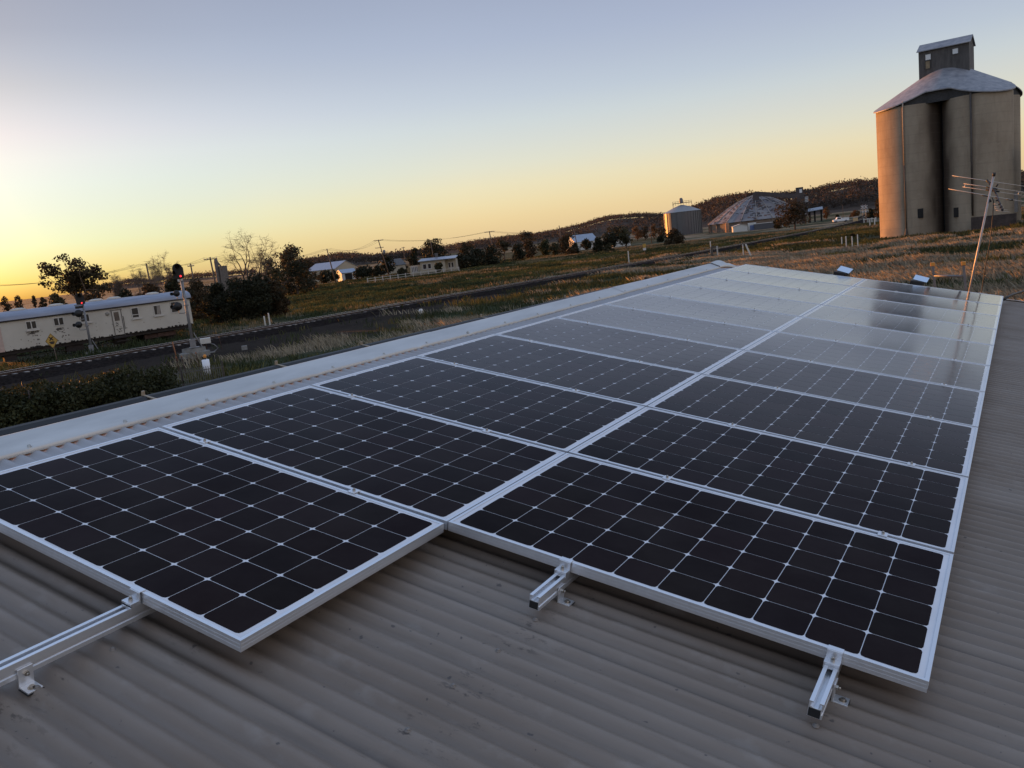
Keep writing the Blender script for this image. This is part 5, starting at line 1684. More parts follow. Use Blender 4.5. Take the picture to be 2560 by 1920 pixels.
pole('a', 537, 642, 690, 'power pole with one crossarm beside the little old silo', ((0.35, 2.2),), dist=150, topx=533)
pole('b', 384, 657, 745, 'plain slim pole among the wispy bare trees', (), dist=150, topx=381)
pole('c', 492, 657, 745, 'slim pole poking above the thicket near the upper signal', ((0.5, 1.2),), dist=170, topx=491)
pole('d', 838, 621, 690, 'leaning bare pole with no crossarm before the blue roofed shed', (), dist=205, topx=827)
pole('e', 974, 598, 690, 'two armed power pole carrying a transformer, taller than the cream house', ((0.2, 2.7), (2.2, 2.3)), topx=958, box=True)
pole('f', 1016, 616, 680, 'pole behind the house roofs right of the transformer pole', ((0.4, 1.6),), dist=330)
pole('g', 1090, 600, 680, 'slim pole in front of the large dark tree', (), dist=215, topx=1086, r=0.10)
pole('h', 1240, 577, 664, 'two armed power pole over the dark hedge trees', ((0.2, 2.8), (1.9, 2.4)), dist=232, topx=1233)
pole('i', 1409, 563, 638, 'plain tall pole at the front of the far garden trees', (), topx=1405)
pole('j', 1446, 568, 632, 'two armed pole in front of the blue roofed house', ((0.2, 3.0), (2.4, 2.4)), dist=300, topx=1440)
pole('k', 1629, 559, 602, 'pole standing in the rust tinted tree row before the steel bin', (), dist=290)
pole('l', 2108, 512, 540, 'thin pole under the far hill above the white pickup', (), dist=420, r=0.10)
pole('m', 1941, 545, 575, 'pale upright post at the container end beside the broad brown tree', (), dist=300, r=0.09)


def wire(points, label, sag=1.2):
    b = MB()
    for off in (-1.0, 0.0, 1.0):
        for (p, ra), (q, rb) in zip(points[:-1], points[1:]):
            A_, B_ = p + ra * off, q + rb * off
            pts = [A_.lerp(B_, t) - Vector((0, 0, sag * 4 * t * (1 - t))) for t in np.linspace(0, 1, 13)]
            b.tube(pts, 0.022, 4, cap=False)
    tag(b.build('power_line', MAT_BLACK), label, 'power line')


wire([TOPS['e'], TOPS['h'], TOPS['j']], 'three sagging wires from the transformer pole past the hedge trees to the far garden')
lp = AT(-60, 715, 150)
wire([(Vector(lp), TOPS['b'][1]), TOPS['b'], TOPS['a']], 'thin wires crossing the bright sky behind the spreading gum', 0.9)
wire([TOPS['a'], TOPS['d'], TOPS['e']], 'thin wires from the little old silo over the blue roofed shed', 1.5)

# ================================================================== RAILWAY CARRIAGE
cA, cB = Vector(G(0, 882, 1.05)), Vector(G(484, 810, 1.05))
cA.z = cB.z = 0
cdir = (cB - cA).normalized()
caway = Vector((-cdir.y, cdir.x, 0))
if caway.dot(Vector((cA.x - CAM[0], cA.y - CAM[1], 0))) < 0: caway = -caway
car = empty('railway_carriage', cB, 'old cream railway carriage with bluish roof, paint flaking under its small windows', 'railway carriage', None, (0, 0, math.atan2(cdir.y, cdir.x)))
CL, CWD = 21.5, 2.9


def on_side(px, py):
    """(distance left of the right end, height) where a survey pixel meets the near side of the carriage"""
    d = ray(px, py)
    n = caway
    t = (cB - Vector(CAM)).dot(n) / (d[0] * n.x + d[1] * n.y)
    p = Vector(CAM + d * t)
    return (p - cB).dot(cdir), p.z


def flaking_paint():
    m = bpy.data.materials.new('flaking_cream_paint'); m.use_nodes = True
    n, l = m.node_tree.nodes, m.node_tree.links
    p = n['Principled BSDF']; p.inputs['Roughness'].default_value = 0.65
    t = n.new('ShaderNodeTexCoord')

    def nz(scale, sc, det=5, rough=0.65):
        mp = n.new('ShaderNodeMapping'); mp.inputs['Scale'].default_value = sc; l.new(t.outputs['Object'], mp.inputs[0])
        z = n.new('ShaderNodeTexNoise'); z.inputs['Scale'].default_value = scale; z.inputs['Detail'].default_value = det; z.inputs['Roughness'].default_value = rough
        l.new(mp.outputs[0], z.inputs[0]); return z.outputs[0]

    def rmp(src, a, b, c0, c1):
        r = n.new('ShaderNodeValToRGB'); r.color_ramp.elements[0].position = a; r.color_ramp.elements[1].position = b
        r.color_ramp.elements[0].color = tuple(c0) + (1,); r.color_ramp.elements[1].color = tuple(c1) + (1,)
        l.new(src, r.inputs[0]); return r.outputs[0]

    def mixc(f, a, b):
        k = n.new('ShaderNodeMix'); k.data_type = 'RGBA'; l.new(f, k.inputs[0])
        for i, v in ((6, a), (7, b)):
            if isinstance(v, tuple): k.inputs[i].default_value = v + (1,)
            else: l.new(v, k.inputs[i])
        return k.outputs[2]
    base = rmp(nz(0.5, (1, 1, 1)), 0.3, 0.7, (0.41, 0.375, 0.315), (0.48, 0.445, 0.38))
    base = mixc(rmp(nz(3.0, (1.5, 1, 0.25)), 0.6, 0.8, (0, 0, 0), (0.35,) * 3), base, (0.30, 0.26, 0.21))
    sp = n.new('ShaderNodeSeparateXYZ'); l.new(t.outputs['Object'], sp.inputs[0])
    low = n.new('ShaderNodeMapRange'); low.inputs[1].default_value = 2.7; low.inputs[2].default_value = 1.4; l.new(sp.outputs[2], low.inputs[0])
    spot = rmp(nz(3.4, (1, 1, 1), 3, 0.5), 0.655, 0.69, (0, 0, 0), (1, 1, 1))
    k = n.new('ShaderNodeMath'); k.operation = 'MULTIPLY'; l.new(spot, k.inputs[0]); l.new(low.outputs[0], k.inputs[1])
    base = mixc(k.outputs[0], base, (0.06, 0.045, 0.035))
    l.new(base, p.inputs['Base Color'])
    return m


MAT_CAR = flaking_paint()
MAT_CARROOF = mat('bluish_carriage_roof', (0.21, 0.225, 0.275), 0.45, 0.2, var=0.22, scale=1.2, stretch=(0.3, 3, 1))
MAT_UNDER = mat('rusty_underframe', (0.022, 0.016, 0.013), 0.9, var=0.4)
MAT_RUST = mat('rusty_brown_steel', (0.055, 0.028, 0.020), 0.9, var=0.4)
MAT_FLAKE = mat('peeled_paint_scar', (0.13, 0.115, 0.10), 0.9, var=0.5, scale=9)
MAT_CFRAME = mat('faded_white_frame', (0.50, 0.47, 0.42), 0.7)
MAT_DARKWIN = mat('dark_carriage_window', (0.020, 0.016, 0.013), 0.3)
MAT_DIRTY = mat('dirty_brown_panel', (0.10, 0.075, 0.055), 0.8, var=0.3)
ZB, ZG = 1.06, 3.36
b = MB(); b.box2((-CL, 0, ZB), (0, CWD, ZG)); body = b.build('body', MAT_CAR, car, bevel=0.03)
b = MB()
rows = []
for x in (-CL - 0.15, 0.15):
    rows.append([(x, CWD / 2 + (CWD / 2 + 0.10) * math.cos(a), ZG + 0.03 + 0.70 * max(0.0, math.sin(a)) ** 0.75) for a in np.linspace(math.pi, 0, 17)])
b.sheet(rows, 0, True)
for r_ in rows: b.add(r_, [tuple(range(17))])
b.build('roof', MAT_CARROOF, car)
b = MB(); b.box((-CL / 2, -0.07, ZG + 0.005), (CL + 0.2, 0.10, 0.10)); b.build('gutter', MAT_UNDER, car)
b = MB(); b.box2((-CL + 0.1, 0.12, ZB - 0.28), (-0.1, CWD - 0.12, ZB - 0.02)); b.build('underframe', MAT_UNDER, car)
jr = random.Random(9)
b = MB()
for k in range(150):
    x = -jr.random() * CL
    b.box((x, -0.012, ZB + jr.uniform(0, 0.05)), (jr.uniform(0.05, 0.16), 0.02, jr.uniform(0.06, 0.20)))
tag(b.build('rusted_hem', MAT_UNDER, car), kind='stuff')


def rect(px0, py0, px1, py1):
    x0, z0 = on_side(px0, py0); x1, z1 = on_side(px1, py1)
    return (x0 + x1) / 2, (z0 + z1) / 2, abs(x1 - x0), abs(z0 - z1)


def car_win(x, z, w_, h_, kind='dark', sill=True, split=False):
    b = MB(); b.box((x, -0.006, z), (w_, 0.05, h_)); o = b.build('window', MAT_DARKWIN, car)
    f = MB()
    for dx, dz, sx, sz in ((0, h_ / 2 + 0.02, w_ + 0.12, 0.05), (0, -h_ / 2 - 0.02, w_ + 0.12, 0.05), (-w_ / 2 - 0.03, 0, 0.05, h_), (w_ / 2 + 0.03, 0, 0.05, h_)):
        f.box((x + dx, -0.02, z + dz), (sx, 0.06, sz))
    if split: f.box((x, -0.028, z), (0.07, 0.05, h_))
    f.build('window_frame', MAT_CFRAME, o)
    if sill:
        s = MB(); s.box((x + 0.05, -0.06, z - h_ / 2 - 0.12), (w_ + 0.32, 0.12, 0.10)); s.build('sill', MAT_CFRAME, o)
    return o


for i, (px0, py0, px1, py1, sp_) in enumerate(((63.5, 800, 88.5, 806, 1), (132.5, 791, 156.5, 798, 1), (199, 783, 221, 790, 1))):
    x, _, w_, _h2 = rect(px0, py0, px1, py1)
    z = 2.83
    car_win(x, z, w_, 0.56, split=True, sill=(i != 1))
    if i < 2:
        s = MB()
        for k in range(26):
            s.box((x + jr.gauss(0, 0.36 * w_), -0.004, z - 0.52 - abs(jr.gauss(0, 0.13))), (jr.uniform(0.04, 0.26), 0.012, jr.uniform(0.03, 0.09)))
        for k in range(9):
            s.box((x + jr.uniform(-0.75, 0.9) * w_, -0.004, z - 0.85 - 0.33 * (k % 3)), (jr.uniform(0.05, 0.12), 0.012, jr.uniform(0.05, 0.13)))
        tag(s.build('paint_scars', MAT_FLAKE, car), kind='stuff')
for (px0, px1, zc, hh, kind) in ((330.5, 345, 2.72, 0.78, 'split'), (387, 402, 2.70, 0.76, 'open'), (431, 448, 2.76, 0.86, 'hole')):
    x0, _ = on_side(px0, 786); x1, _ = on_side(px1, 780)
    o = car_win((x0 + x1) / 2, zc, x1 - x0, hh, sill=(kind != 'hole'))
    if kind == 'split':
        s = MB(); s.box(((x0 + x1) / 2, -0.035, zc - 0.16), (x1 - x0, 0.03, 0.05)); s.build('sash_bar', MAT_CFRAME, o)
    if kind == 'open':
        s = MB(); s.box(((x0 + x1) / 2 + 0.10, -0.05, zc), ((x1 - x0) * 0.55, 0.03, hh * 0.92), Matrix.Rotation(R(6), 3, 'Y')); s.build('loose_sash', mat('grimy_pane', (0.22, 0.19, 0.16), 0.5, var=0.2), o)
x0, _ = on_side(281.5, 800); x1, _ = on_side(305.5, 800)
dw = x1 - x0
b = MB(); b.box(((x0 + x1) / 2, -0.012, (ZB + 3.12) / 2 + 0.03), (dw, 0.04, 3.12 - ZB)); door = b.build('door', MAT_CAR, car)
b = MB(); b.box(((x0 + x1) / 2 - 0.02, -0.03, 2.62), (dw * 0.52, 0.03, 0.74)); b.build('window', MAT_DIRTY, door)
b = MB()
for dx, w_ in ((-dw / 2, 0.05), (dw / 2, 0.06)): b.box(((x0 + x1) / 2 + dx, -0.03, (ZB + 3.12) / 2), (w_, 0.05, 3.12 - ZB + 0.1))
b.box(((x0 + x1) / 2, -0.03, 3.16), (dw + 0.2, 0.06, 0.07)); b.build('door_frame', MAT_FLAKE, door)
b = MB(); b.tube([(x1 + 0.10, -0.05, 1.5), (x1 + 0.10, -0.08, 1.6), (x1 + 0.10, -0.08, 2.5), (x1 + 0.10, -0.05, 2.6)], 0.02, 6); b.build('handrail', MAT_UNDER, door)
s = MB()
for k in range(22): s.box(((x0 + x1) / 2 + jr.gauss(0, 0.3 * dw), -0.036, jr.uniform(1.3, 2.25)), (jr.uniform(0.03, 0.16), 0.012, jr.uniform(0.03, 0.10)))
tag(s.build('paint_scars', MAT_FLAKE, door), kind='stuff')
b = MB(); b.box(((x0 + x1) / 2 + 0.1, -0.2, ZB - 0.18), (dw + 0.7, 0.5, 0.14)); b.box(((x0 + x1) / 2 + 0.1, -0.3, ZB - 0.5), (dw + 0.4, 0.35, 0.06)); b.build('door_step', MAT_UNDER, car)
xv, zv = on_side(267.8, 783.5)
b = MB(); b.lathe([(0.16, 0), (0.16, 0.05), (0.10, 0.09), (0, 0.1)], 14); b.build('wall_vent', mat('grey_vent', (0.22, 0.20, 0.17), 0.7), car, (xv, -0.0, 2.92), (R(90), 0, 0))
for px in (53, 151, 254, 301, 400):
    x, _ = on_side(px, 760)
    b = MB(); b.lathe([(0.55, 0), (0.60, 0.12), (0.35, 0.2), (0, 0.22)], 16); o = b.build('roof_vent', MAT_CFRAME, car, (x, CWD / 2 - 0.1, ZG + 0.68)); o.scale = (1.0, 0.6, 1.0)
b = MB(); b.box((-CL + 0.4, -0.02, (ZB + 3.2) / 2), (2.4, 0.04, 3.1 - ZB))
xl, _ = on_side(9, 860)
b = MB(); b.box((xl - 1.1, -0.015, (ZB + 3.0) / 2), (2.2, 0.04, 3.0 - ZB)); b.build('end_door', mat('faded_pink_door', (0.42, 0.31, 0.26), 0.7, var=0.15), car)
# running gear
for x in (-2.9, -CL + 2.9):
    bg = MB(); bg.box((x, 0.45, 0.52), (2.7, 0.16, 0.34)); bg.box((x, CWD - 0.45, 0.52), (2.7, 0.16, 0.34)); bg.box((x, CWD / 2, 0.55), (0.5, CWD - 0.6, 0.3)); bo = bg.build('bogie', MAT_RUST, car)
    for dx in (-0.95, 0.95):
        for y in (0.62, CWD - 0.62):
            wm = MB(); wm.lathe([(0, -0.06), (0.43, -0.06), (0.45, -0.05), (0.45, 0.04), (0.40, 0.06), (0.1, 0.02), (0, 0.08)], 20); wm.build('wheel', MAT_UNDER, bo, (x + dx, y, 0.42), (R(90), 0, 0))
b = MB()
for y in (0.35, CWD - 0.35):
    b.tube([(-5.2, y, ZB - 0.25), (-7.4, y, 0.45), (-13.2, y, 0.45), (-15.6, y, ZB - 0.25)], 0.035, 5, smooth=False)
    for x in (-7.4, -9.4, -11.2, -13.2): b.tube([(x, y, ZB - 0.25), (x, y, 0.42)], 0.04, 5)
b.build('truss_rods', MAT_UNDER, car)
for x, w_ in ((-6.3, 1.0), (-9.9, 1.3), (-14.6, 0.9)):
    b = MB(); b.box((x, 0.5, ZB - 0.52), (w_, 0.5, 0.5)); b.build('battery_box', MAT_UNDER, car)

# ================================================================== SIGNALS
MAT_MAST = mat('grey_signal_mast', (0.19, 0.19, 0.195), 0.55, 0.3, var=0.2)
MAT_SIGBLACK = mat('black_signal_paint', (0.0085, 0.008, 0.008), 0.6)
MAT_RED = mat('lit_red_lamp', (0.5, 0.02, 0.02), 0.3, emit=((1.0, 0.05, 0.06), 1.1))
MAT_PLINTH = mat('grey_concrete_plinth', (0.20, 0.195, 0.18), 0.9, var=0.2)


def signal(base_px, base_py, label, top_z, head_w, lamps, low_units, plinth, mast_lean_pts, plate, zbase=0.0):
    P = G(base_px, base_py)
    o = local_root('railway_signal', P, label, 'railway signal', base_px, 'railway signals beside the carriage')
    u = mpp(base_px, hd(P))
    b = MB(); b.tube([(0, 0, plinth - 0.05), (0, 0, top_z - 1.15 * head_w)], [0.105, 0.075], 12); b.build('mast', MAT_MAST, o)
    if plinth > 0.2:
        b = MB(); b.lathe([(0.95, 0), (0.95, plinth * 0.55), (0.72, plinth * 0.6), (0.72, plinth)], 8, smooth=False); b.build('plinth', MAT_PLINTH, o)
    else:
        b = MB(); b.box((0, 0, 0.08), (1.3, 0.9, 0.18)); b.build('plinth', MAT_PLINTH, o)
    b = MB(); b.box((0, 0, plinth + 0.28), (0.36, 0.3, 0.56)); b.box((0.05, 0, plinth + 0.02), (0.62, 0.5, 0.05))
    b.add([(0.15, -0.03, plinth + 0.9), (0.5, -0.03, plinth), (0.56, -0.03, plinth), (0.18, -0.03, plinth + 1.0), (0.15, 0.03, plinth + 0.9), (0.5, 0.03, plinth), (0.56, 0.03, plinth), (0.18, 0.03, plinth + 1.0)],
          [(0, 1, 2, 3), (7, 6, 5, 4), (0, 4, 5, 1), (3, 2, 6, 7), (0, 3, 7, 4), (1, 5, 6, 2)])
    b.build('mast_foot', MAT_MAST, o, bevel=0.01)
    # main head: rounded backing board, hoods over the lamps
    hw, hh = head_w, head_w * 1.45
    zc = top_z - hh / 2
    bd = [(-hw / 2, -hh / 2), (hw / 2, -hh / 2), (hw / 2, hh * 0.18)] + [(hw / 2 * math.cos(a) * 0.92 - 0.02, hh * 0.18 + hh * 0.32 * math.sin(a)) for a in np.linspace(0.2, math.pi - 0.2, 9)] + [(-hw / 2, hh * 0.18)]
    b = MB(); b.prism([(x - 0.12, z + zc) for x, z in bd], -0.13, 0.06, 'y'); head = b.build('signal_head', MAT_SIGBLACK, o)
    for dx, dz, r_, lit in lamps:
        b = MB(); b.lathe([(r_ * 1.25, 0), (r_ * 1.3, 0.34)], 16); b.build('lamp_hood', MAT_SIGBLACK, head, (dx * hw - 0.12, -0.13, zc + dz * hh), (R(90), 0, 0))
        b = MB(); b.lathe([(r_, 0.0), (r_ * 0.7, 0.05), (0, 0.07)], 14); b.build('lamp', MAT_RED if lit else MAT_HOLE, head, (dx * hw - 0.12, -0.15, zc + dz * hh), (R(90), 0, 0))
    for dx, z, s_, hood in low_units:
        b = MB(); b.lathe([(s_, -0.06), (s_, 0.06), (s_ * 0.8, 0.16), (0, 0.2)], 16); un = b.build('side_lamp', MAT_SIGBLACK, o, (dx, 0, z), (R(90), 0, 0))
        b = MB(); b.lathe([(s_ * 0.45, 0.0), (s_ * 0.5, 0.36)], 12); b.build('lamp_hood', MAT_SIGBLACK, un, (-s_ * 0.55, 0.0, -0.30), (0, R(-35), 0))
        b = MB(); b.lathe([(s_ * 0.4, 0), (s_ * 0.42, 0.26)], 12); b.build('lamp_hood', MAT_SIGBLACK, un, (s_ * 0.25, s_ * 0.2, -0.28))
        b = MB(); b.tube([(dx, 0, z - s_), (dx, 0, z - s_ - 0.16), (dx * 0.5, 0, z - s_ - 0.2), (0, 0, z - s_ - 0.16)], 0.028, 6); b.build('bracket', MAT_MAST, o)
    if plate:
        b = MB(); b.box((-0.30, -0.08, top_z - hh - 0.22), (0.55, 0.03, 0.2)); pl = b.build('number_plate', MAT_SIGBLACK, o)
        b = MB(); b.box((-0.30, -0.05, top_z - hh - 0.05), (0.62, 0.3, 0.09)); b.build('head_bracket', MAT_MAST, o)
    else:
        b = MB(); b.box((-0.18, -0.1, top_z - hh - 0.14), (0.12, 0.12, 0.14)); b.box((0.02, -0.1, top_z - hh - 0.12), (0.12, 0.12, 0.12)); b.build('terminal_box', MAT_TRIM, o)
        b = MB(); b.tube([(-0.08, -0.1, top_z - hh - 0.1), (-0.10, -0.1, top_z - hh - 1.3)], 0.026, 6); b.build('conduit', MAT_CFRAME, o)
    b = MB(); b.box((0.0, -0.12, top_z - hh - 1.75), (0.34, 0.10, 0.06)); b.build('step', MAT_MAST, o)
    return o


signal(231, 884, 'grey railway signal with lit red lamp in front of the middle of the carriage', 4.9, 0.62,
       [(0.12, -0.40, 0.062, True), (0.0, 0.28, 0.11, False)], [(-0.42, 3.30, 0.30, 1), (-0.56, 2.42, 0.26, 1)], 0.14, None, True)
signal(488, 893, 'taller grey railway signal on round concrete plinth at the right end of the carriage', 6.05, 0.64,
       [(0.16, -0.38, 0.066, True), (0.0, 0.28, 0.12, False), (-0.42, -0.10, 0.09, False)], [(-0.44, 4.18, 0.20, 1), (-0.50, 3.36, 0.27, 1)], 0.62, None, False)

# level crossing warning sign
P = G(144, 905)
sg = local_root('warning_sign', P, 'yellow diamond crossing warning sign on a leaning post by the rails', 'road sign', 144)
MAT_YEL = mat('faded_yellow_sign', (0.42, 0.25, 0.045), 0.55, var=0.1)
b = MB(); b.tube([(0, 0, 0), (-0.10, 0, 2.1)], 0.032, 8); b.build('post', mat('rusty_post', (0.16, 0.12, 0.10), 0.8, var=0.2), sg)
zc, sz = 1.62, 0.50
brd = MB(); brd.prism([(-0.10, zc - sz * 1.15), (-0.10 + sz * 0.86, zc), (-0.10, zc + sz * 1.15), (-0.10 - sz * 0.86, zc)], -0.05, -0.035, 'y'); face = brd.build('sign_face', MAT_YEL, sg)
b = MB()
for (x0, z0_), (x1, z1_) in (((0, -1.06), (0.80, 0)), ((0.80, 0), (0, 1.06)), ((0, 1.06), (-0.80, 0)), ((-0.80, 0), (0, -1.06))):
    b.tube([(-0.10 + x0 * sz, -0.052, zc + z0_ * sz), (-0.10 + x1 * sz, -0.052, zc + z1_ * sz)], 0.014, 4, smooth=False)
b.build('sign_border', MAT_SIGBLACK, face)
b = MB()
for a in (48, -48): b.box((-0.11, -0.056, zc + 0.16), (0.36, 0.01, 0.075), Matrix.Rotation(R(a), 3, 'Y'))
b.build('cross_symbol', MAT_SIGBLACK, face)
b = MB()
b.box((-0.10, -0.056, zc - 0.10), (0.34, 0.01, 0.10))
for dx in (-0.10, 0.10): b.lathe([(0, 0), (0.085, 0.0), (0.085, 0.008), (0, 0.008)], 12)
b.box((-0.10, -0.056, zc - 0.20), (0.24, 0.01, 0.08)); b.build('train_symbol', MAT_SIGBLACK, face)

# white boxes, pickets and lineside clutter on the near side
MAT_WBOX = mat('white_lineside_box', (0.52, 0.50, 0.45), 0.6, var=0.1)
MAT_OPOST = mat('rusty_orange_post', (0.26, 0.105, 0.045), 0.8, var=0.2)
P = G(519, 884)
bx = local_root('relay_box', P, 'white relay box on bent legs with trailing pipes beside the taller signal', 'equipment box', 519)
b = MB(); b.box((0, 0, 0.86), (0.66, 0.45, 0.36)); b.build('cabinet', MAT_WBOX, bx, bevel=0.02)
for x in (-0.14, 0.02):
    b = MB(); b.tube([(x, 0, 0), (x - 0.02, 0, 0.7)], 0.035, 6); b.build('leg', MAT_RUST, bx)
b = MB(); b.tube([(0.2, 0, 0.68), (0.5, 0, 0.55), (0.72, 0, 0.28), (0.5, 0, 0.12), (0.3, 0, 0.06)], 0.03, 6); b.build('pipe', MAT_MAST, bx)
b = MB(); b.box((0.25, 0, 0.04), (0.5, 0.4, 0.08)); b.build('base_plate', MAT_PLINTH, bx)
P = G(521, 944)
cy = local_root('white_drum_post', P, 'white upright cylinder with orange knob on top beside the dark pickets', 'marker', 521)
b = MB(); b.tube([(0, 0, 0), (0, 0, 1.15)], 0.035, 8); b.build('post', MAT_SIGBLACK, cy)
b = MB(); b.lathe([(0, 0.14), (0.18, 0.14), (0.18, 0.92), (0, 0.93)], 20); b.build('cylinder', mat('bright_white_plastic', (0.72, 0.74, 0.77), 0.5), cy)
b = MB(); b.lathe([(0, 1.0), (0.07, 1.03), (0.09, 1.1), (0.06, 1.17), (0, 1.19)], 10); b.build('knob', MAT_ORANGE, cy)
P = G(612, 876)
cb = local_root('concrete_pit_lid', P, 'pale square concrete block lying alone on the bare ground', 'concrete block', 612)
b = MB(); b.box((0, 0, 0.15), (0.36, 0.36, 0.32)); b.build('block', MAT_PLINTH, cb, bevel=0.02)
for px, py, h_, lab in ((452, 940, 1.0, 'dark star picket nearest the hedge'), (466, 938, 1.0, 'dark star picket second from the hedge'), (504, 940, 1.2, 'tall dark picket beside the white cylinder'), (556, 876, 0.9, 'thin dark rod right of the relay box')):
    P = G(px, py)
    o = local_root('star_picket', P, lab, 'fence picket', px, 'dark pickets on the bare ground')
    b = MB(); b.tube([(0, 0, 0), (-0.08, 0, h_)], 0.028, 4, smooth=False); b.build('shaft', MAT_RUST, o)
    b = MB(); b.box((-0.08, 0, h_ + 0.02), (0.07, 0.07, 0.07)); b.build('cap', MAT_OPOST, o)
P = G(444, 903)
o = local_root('marker_post', P, 'rusty orange leaning post left of the taller signal', 'marker post', 444)
b = MB(); b.tube([(0, 0, 0), (-0.10, 0, 1.25)], 0.036, 6); b.build('shaft', MAT_OPOST, o)
for px, py, h_, lab, gp_ in ((664, 816, 0.95, 'shorter of the two white posts at the foot of the thicket', 1), (676, 817, 1.25, 'taller of the two white posts at the foot of the thicket', 1),
                             (1573, 661, 2.0, 'white post standing alone in the green weeds beyond the rails', 0), (1778, 639, 2.1, 'tall white post right beside the ballast, left of the grey frame', 0),
                             (1859, 647, 1.75, 'upright white post of the pair before the dome', 1), (2105, 618, 1.25, 'white post first in the row of four before the silo', 2), (2116, 623, 1.5, 'white post second in the row of four before the silo', 2),
                             (2131, 622, 1.45, 'white post third in the row of four before the silo', 2), (2145, 621, 1.6, 'white post last in the row of four, closest to the silo', 2), (2175, 567, 1.6, 'distant white post of a pair just left of the silo, farther from it', 1), (2187, 566, 1.6, 'distant white post of a pair just left of the silo, nearer to it', 1)):
    P = G(px, py)
    o = local_root('white_post', P, lab, 'marker post', px, 'white marker posts')
    sz_ = max(0.085, mpp(px, hd(P)) * 1.8)
    b = MB(); b.box((0, 0, h_ / 2), (sz_ * 1.5, sz_ * 1.5, h_)); b.build('post', MAT_WBOX, o, bevel=0.01)
P = G(1880, 647)
o = local_root('white_post', P, 'slanting white post of the pair before the dome', 'marker post', 1880, 'white marker posts')
b = MB(); b.box((-0.3, 0, 0.9), (0.2, 0.2, 2.0), Matrix.Rotation(R(-20), 3, 'Y')); b.build('post', MAT_WBOX, o)
P = G(1788, 645)
o = local_root('timber_hurdle', P, 'weathered grey timber frame just right of the tall white post', 'frame', 1788)
b = MB(); b.box((-0.4, 0, 0.8), (0.3, 0.3, 1.6)); b.build('left_upright', MAT_POLE, o)
b = MB(); b.box((0.35, 0, 0.8), (0.2, 0.25, 1.6)); b.build('right_upright', MAT_FENCE, o)
b = MB(); b.box((0, 0, 1.5), (1.0, 0.2, 0.25)); b.build('cross_piece', MAT_POLE, o)
P = G(1613, 642)
o = local_root('track_sign', P, 'yellow over white speed board on a short post beyond the rails', 'track sign', 1613)
b = MB(); b.tube([(0, 0, 0), (0, 0, 1.6)], 0.05, 6); b.build('post', MAT_POLE, o)
b = MB(); b.box((0, -0.06, 2.0), (0.55, 0.03, 0.7)); b.build('upper_board', MAT_YEL, o)
b = MB(); b.box((0, -0.06, 1.4), (0.55, 0.03, 0.42)); b.build('lower_board', MAT_TRIM, o)
# metal picket fence by the hedge
P = G(425, 978)
pf = local_root('picket_fence', P, 'low grey metal picket fence at the end of the dark hedge', 'fence', 425)
MAT_PICK = mat('grey_pickets', (0.10, 0.10, 0.095), 0.6, 0.3)
b = MB()
for k in range(26): b.box((k * 0.095, 0, 0.45), (0.03, 0.02, 0.9))
tag(b.build('pickets', MAT_PICK, pf), kind='stuff')
b = MB(); b.box((1.2, 0.03, 0.75), (2.5, 0.03, 0.04)); b.box((1.2, 0.03, 0.2), (2.5, 0.03, 0.04)); b.build('fence_rail', MAT_PICK, pf)
for x in (0.62, 2.45):
    b = MB(); b.box((x, 0.06, 0.5), (0.07, 0.07, 1.05)); b.build('fence_post', MAT_PIPEDARK, pf)
# hedge
h0, h1_ = Vector(G(-90, 978, 1.55)), Vector(G(402, 902, 1.55))
h0.z = h1_.z = 0
hd_root = empty('hedge', (h0.x, h0.y, 0), 'dark clipped hedge along the near side of the railway below the carriage', 'hedge')
hr = np.random.default_rng(77)
dirh = (h1_ - h0); Lh = dirh.length; dirh.normalize(); nh = Vector((-dirh.y, dirh.x, 0))
if nh.x < 0: nh = -nh
cl = []
for k in range(260):
    t = hr.random() * Lh
    w_ = hr.uniform(-0.3, 2.6)
    htop = 1.45 + 0.12 * float(fbm(np.array(t * 0.35), np.array(2.0), 2))
    z = hr.random() ** 0.55 * htop * (0.98 if w_ < 2 else 0.8)
    if t > Lh - 1.2: z *= 0.85
    p = dirh * t + nh * w_
    s_ = hr.uniform(0.38, 0.62)
    cl.append([p.x, p.y, max(0.25, z - 0.25), s_, s_, s_ * 0.8])
V, FA, CC = foliage(cl, 42000, 0.075, 'green', hr, 0.6)
link('foliage', fast_mesh('foliage', V, FA, MAT_LEAF, colors=CC * np.array([0.95, 0.85, 0.75])), hd_root)
b = MB()
for k in range(12):
    p = dirh * (Lh * (k + 0.5) / 12) + nh * 1.1
    b.tube([(p.x, p.y, -0.1), (p.x + 0.1, p.y, 1.3)], [0.08, 0.03], 6)
b.build('stems', MAT_BARK, hd_root)

# ================================================================== WHITE PICKUP AND LEVEL CROSSING
P = G(2102, 556)
ut = local_root('pickup_truck', P, 'white pickup truck parked near the level crossing below the far hill', 'pickup truck', 2102, None, R(12))
MAT_VAN = mat('white_car_paint', (0.66, 0.67, 0.68), 0.3, var=0.04)
b = MB(); b.prism([(-2.5, 0.45), (2.5, 0.45), (2.5, 1.05), (0.4, 1.08), (0.25, 1.15), (-0.15, 1.80), (-1.15, 1.82), (-1.55, 1.15), (-2.5, 1.0)], -0.88, 0.88, 'y'); b.build('body', MAT_VAN, ut, bevel=0.04)
b = MB(); b.prism([(-1.42, 1.2), (-0.02, 1.2), (-0.26, 1.68), (-1.08, 1.68)], -0.895, 0.895, 'y'); b.build('cab_glass', MAT_GLASS, ut)
b = MB(); b.box((1.5, 0, 1.25), (2.0, 1.7, 0.5)); b.build('tray', MAT_TRIM, ut)
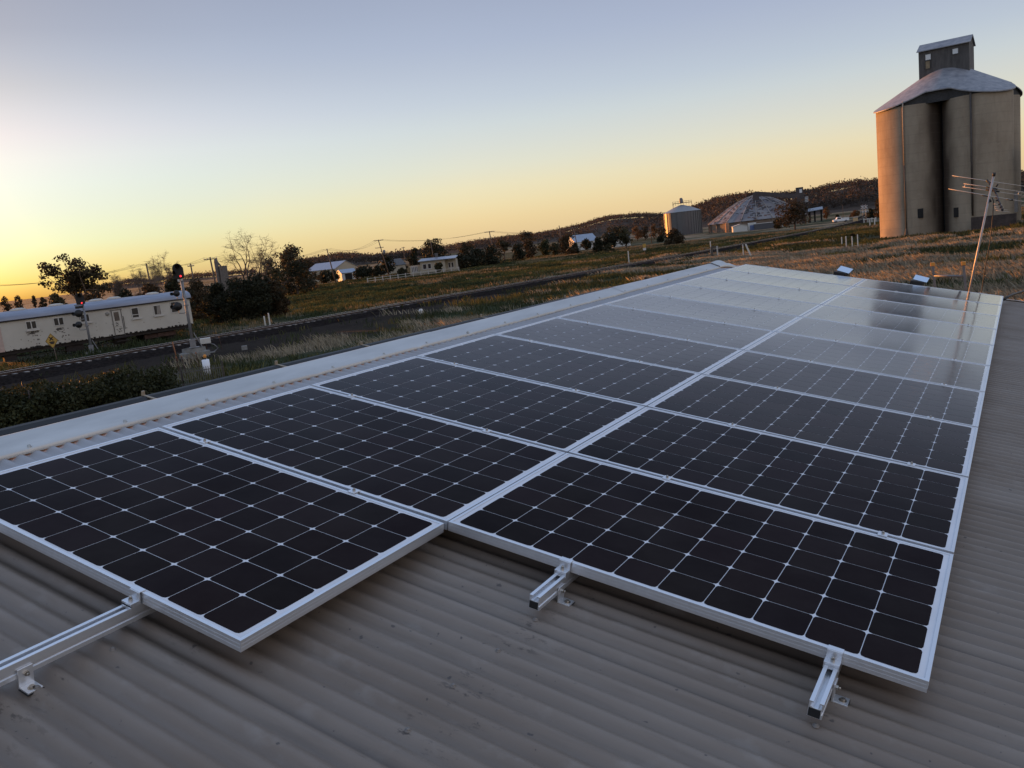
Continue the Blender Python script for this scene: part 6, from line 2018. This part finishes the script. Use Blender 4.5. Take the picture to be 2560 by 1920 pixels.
for x in (-1.65, 1.55):
    for y in (-0.8, 0.8):
        b = MB(); b.lathe([(0, -0.1), (0.24, -0.11), (0.36, -0.1), (0.36, 0.1), (0.24, 0.11), (0, 0.1)], 16); w_ = b.build('wheel', MAT_RUBBER, ut, (x, y, 0.36), (R(90), 0, 0))
        b = MB(); b.lathe([(0, -0.125), (0.2, -0.12), (0.2, 0.12), (0, 0.125)], 12); b.build('rim', MAT_MAST, w_)
P = G(2139, 556)
o = local_root('signal_hut', P, 'small orange lit equipment hut right of the white pickup', 'hut', 2139)
b = MB(); b.box((0, 0, 0.75), (1.3, 1.0, 1.5)); b.build('body', mat('ochre_hut', (0.50, 0.33, 0.16), 0.7), o)
b = MB(); b.box((0, 0, 1.55), (1.45, 1.15, 0.1)); b.build('roof', MAT_CFRAME, o)
for px, py, lab in ((2158, 556, 'level crossing post with lamps nearer the orange hut'), (2166, 556, 'level crossing post with lamps nearer the concrete silo')):
    P = G(px, py)
    o = local_root('crossing_signal', P, lab, 'crossing signal', px, 'level crossing signal posts')
    b = MB(); b.tube([(0, 0, 0), (0, 0, 5.0)], 0.09, 8); b.build('mast', MAT_MAST, o)
    b = MB(); b.box((0, -0.1, 3.0), (1.3, 0.05, 0.45)); b.build('lamp_board', MAT_TRIM, o)
    for x in (-0.4, 0.4):
        b = MB(); b.lathe([(0.16, 0), (0.16, 0.2), (0, 0.2)], 10); b.build('lamp', MAT_SIGBLACK, o, (x, -0.12, 3.0), (R(90), 0, 0))
    for a in (45, -45):
        b = MB(); b.box((0, -0.1, 4.3), (1.3, 0.04, 0.16), Matrix.Rotation(R(a), 3, 'Y')); b.build('cross_board', MAT_TRIM, o)
P = G(2172, 556)
o = local_root('white_barrier', P, 'low white post barrier beside the crossing signals', 'barrier', 2172)
for x in (-1.2, -0.2, 0.8, 1.8):
    b = MB(); b.box((x, 0, 0.6), (0.22, 0.2, 1.2)); b.build('post', MAT_WBOX, o)
b = MB(); b.box((0.3, -0.12, 0.95), (3.4, 0.06, 0.2)); b.build('board', MAT_WBOX, o)
P = G(1082 - 178, 702)
# litter and stones that catch the light by the ballast
for px, py, s_, lab in ((1053, 784, 0.4, 'crumpled pale sheet lying in the weeds below the ballast'), (900, 700, 0.7, 'small white tank by the dark round tree near the open shed'), (1971, 613, 0.3, 'tiny white marker stone below the ballast before the dome')):
    P = G(px, py)
    o = local_root('pale_object', P, lab, 'debris', px)
    b = MB(); b.lathe([(s_ * 0.5, 0), (s_ * 0.55, s_ * 0.6), (s_ * 0.3, s_), (0, s_)], 9, smooth=False); b.build('body', MAT_TRIM, o)
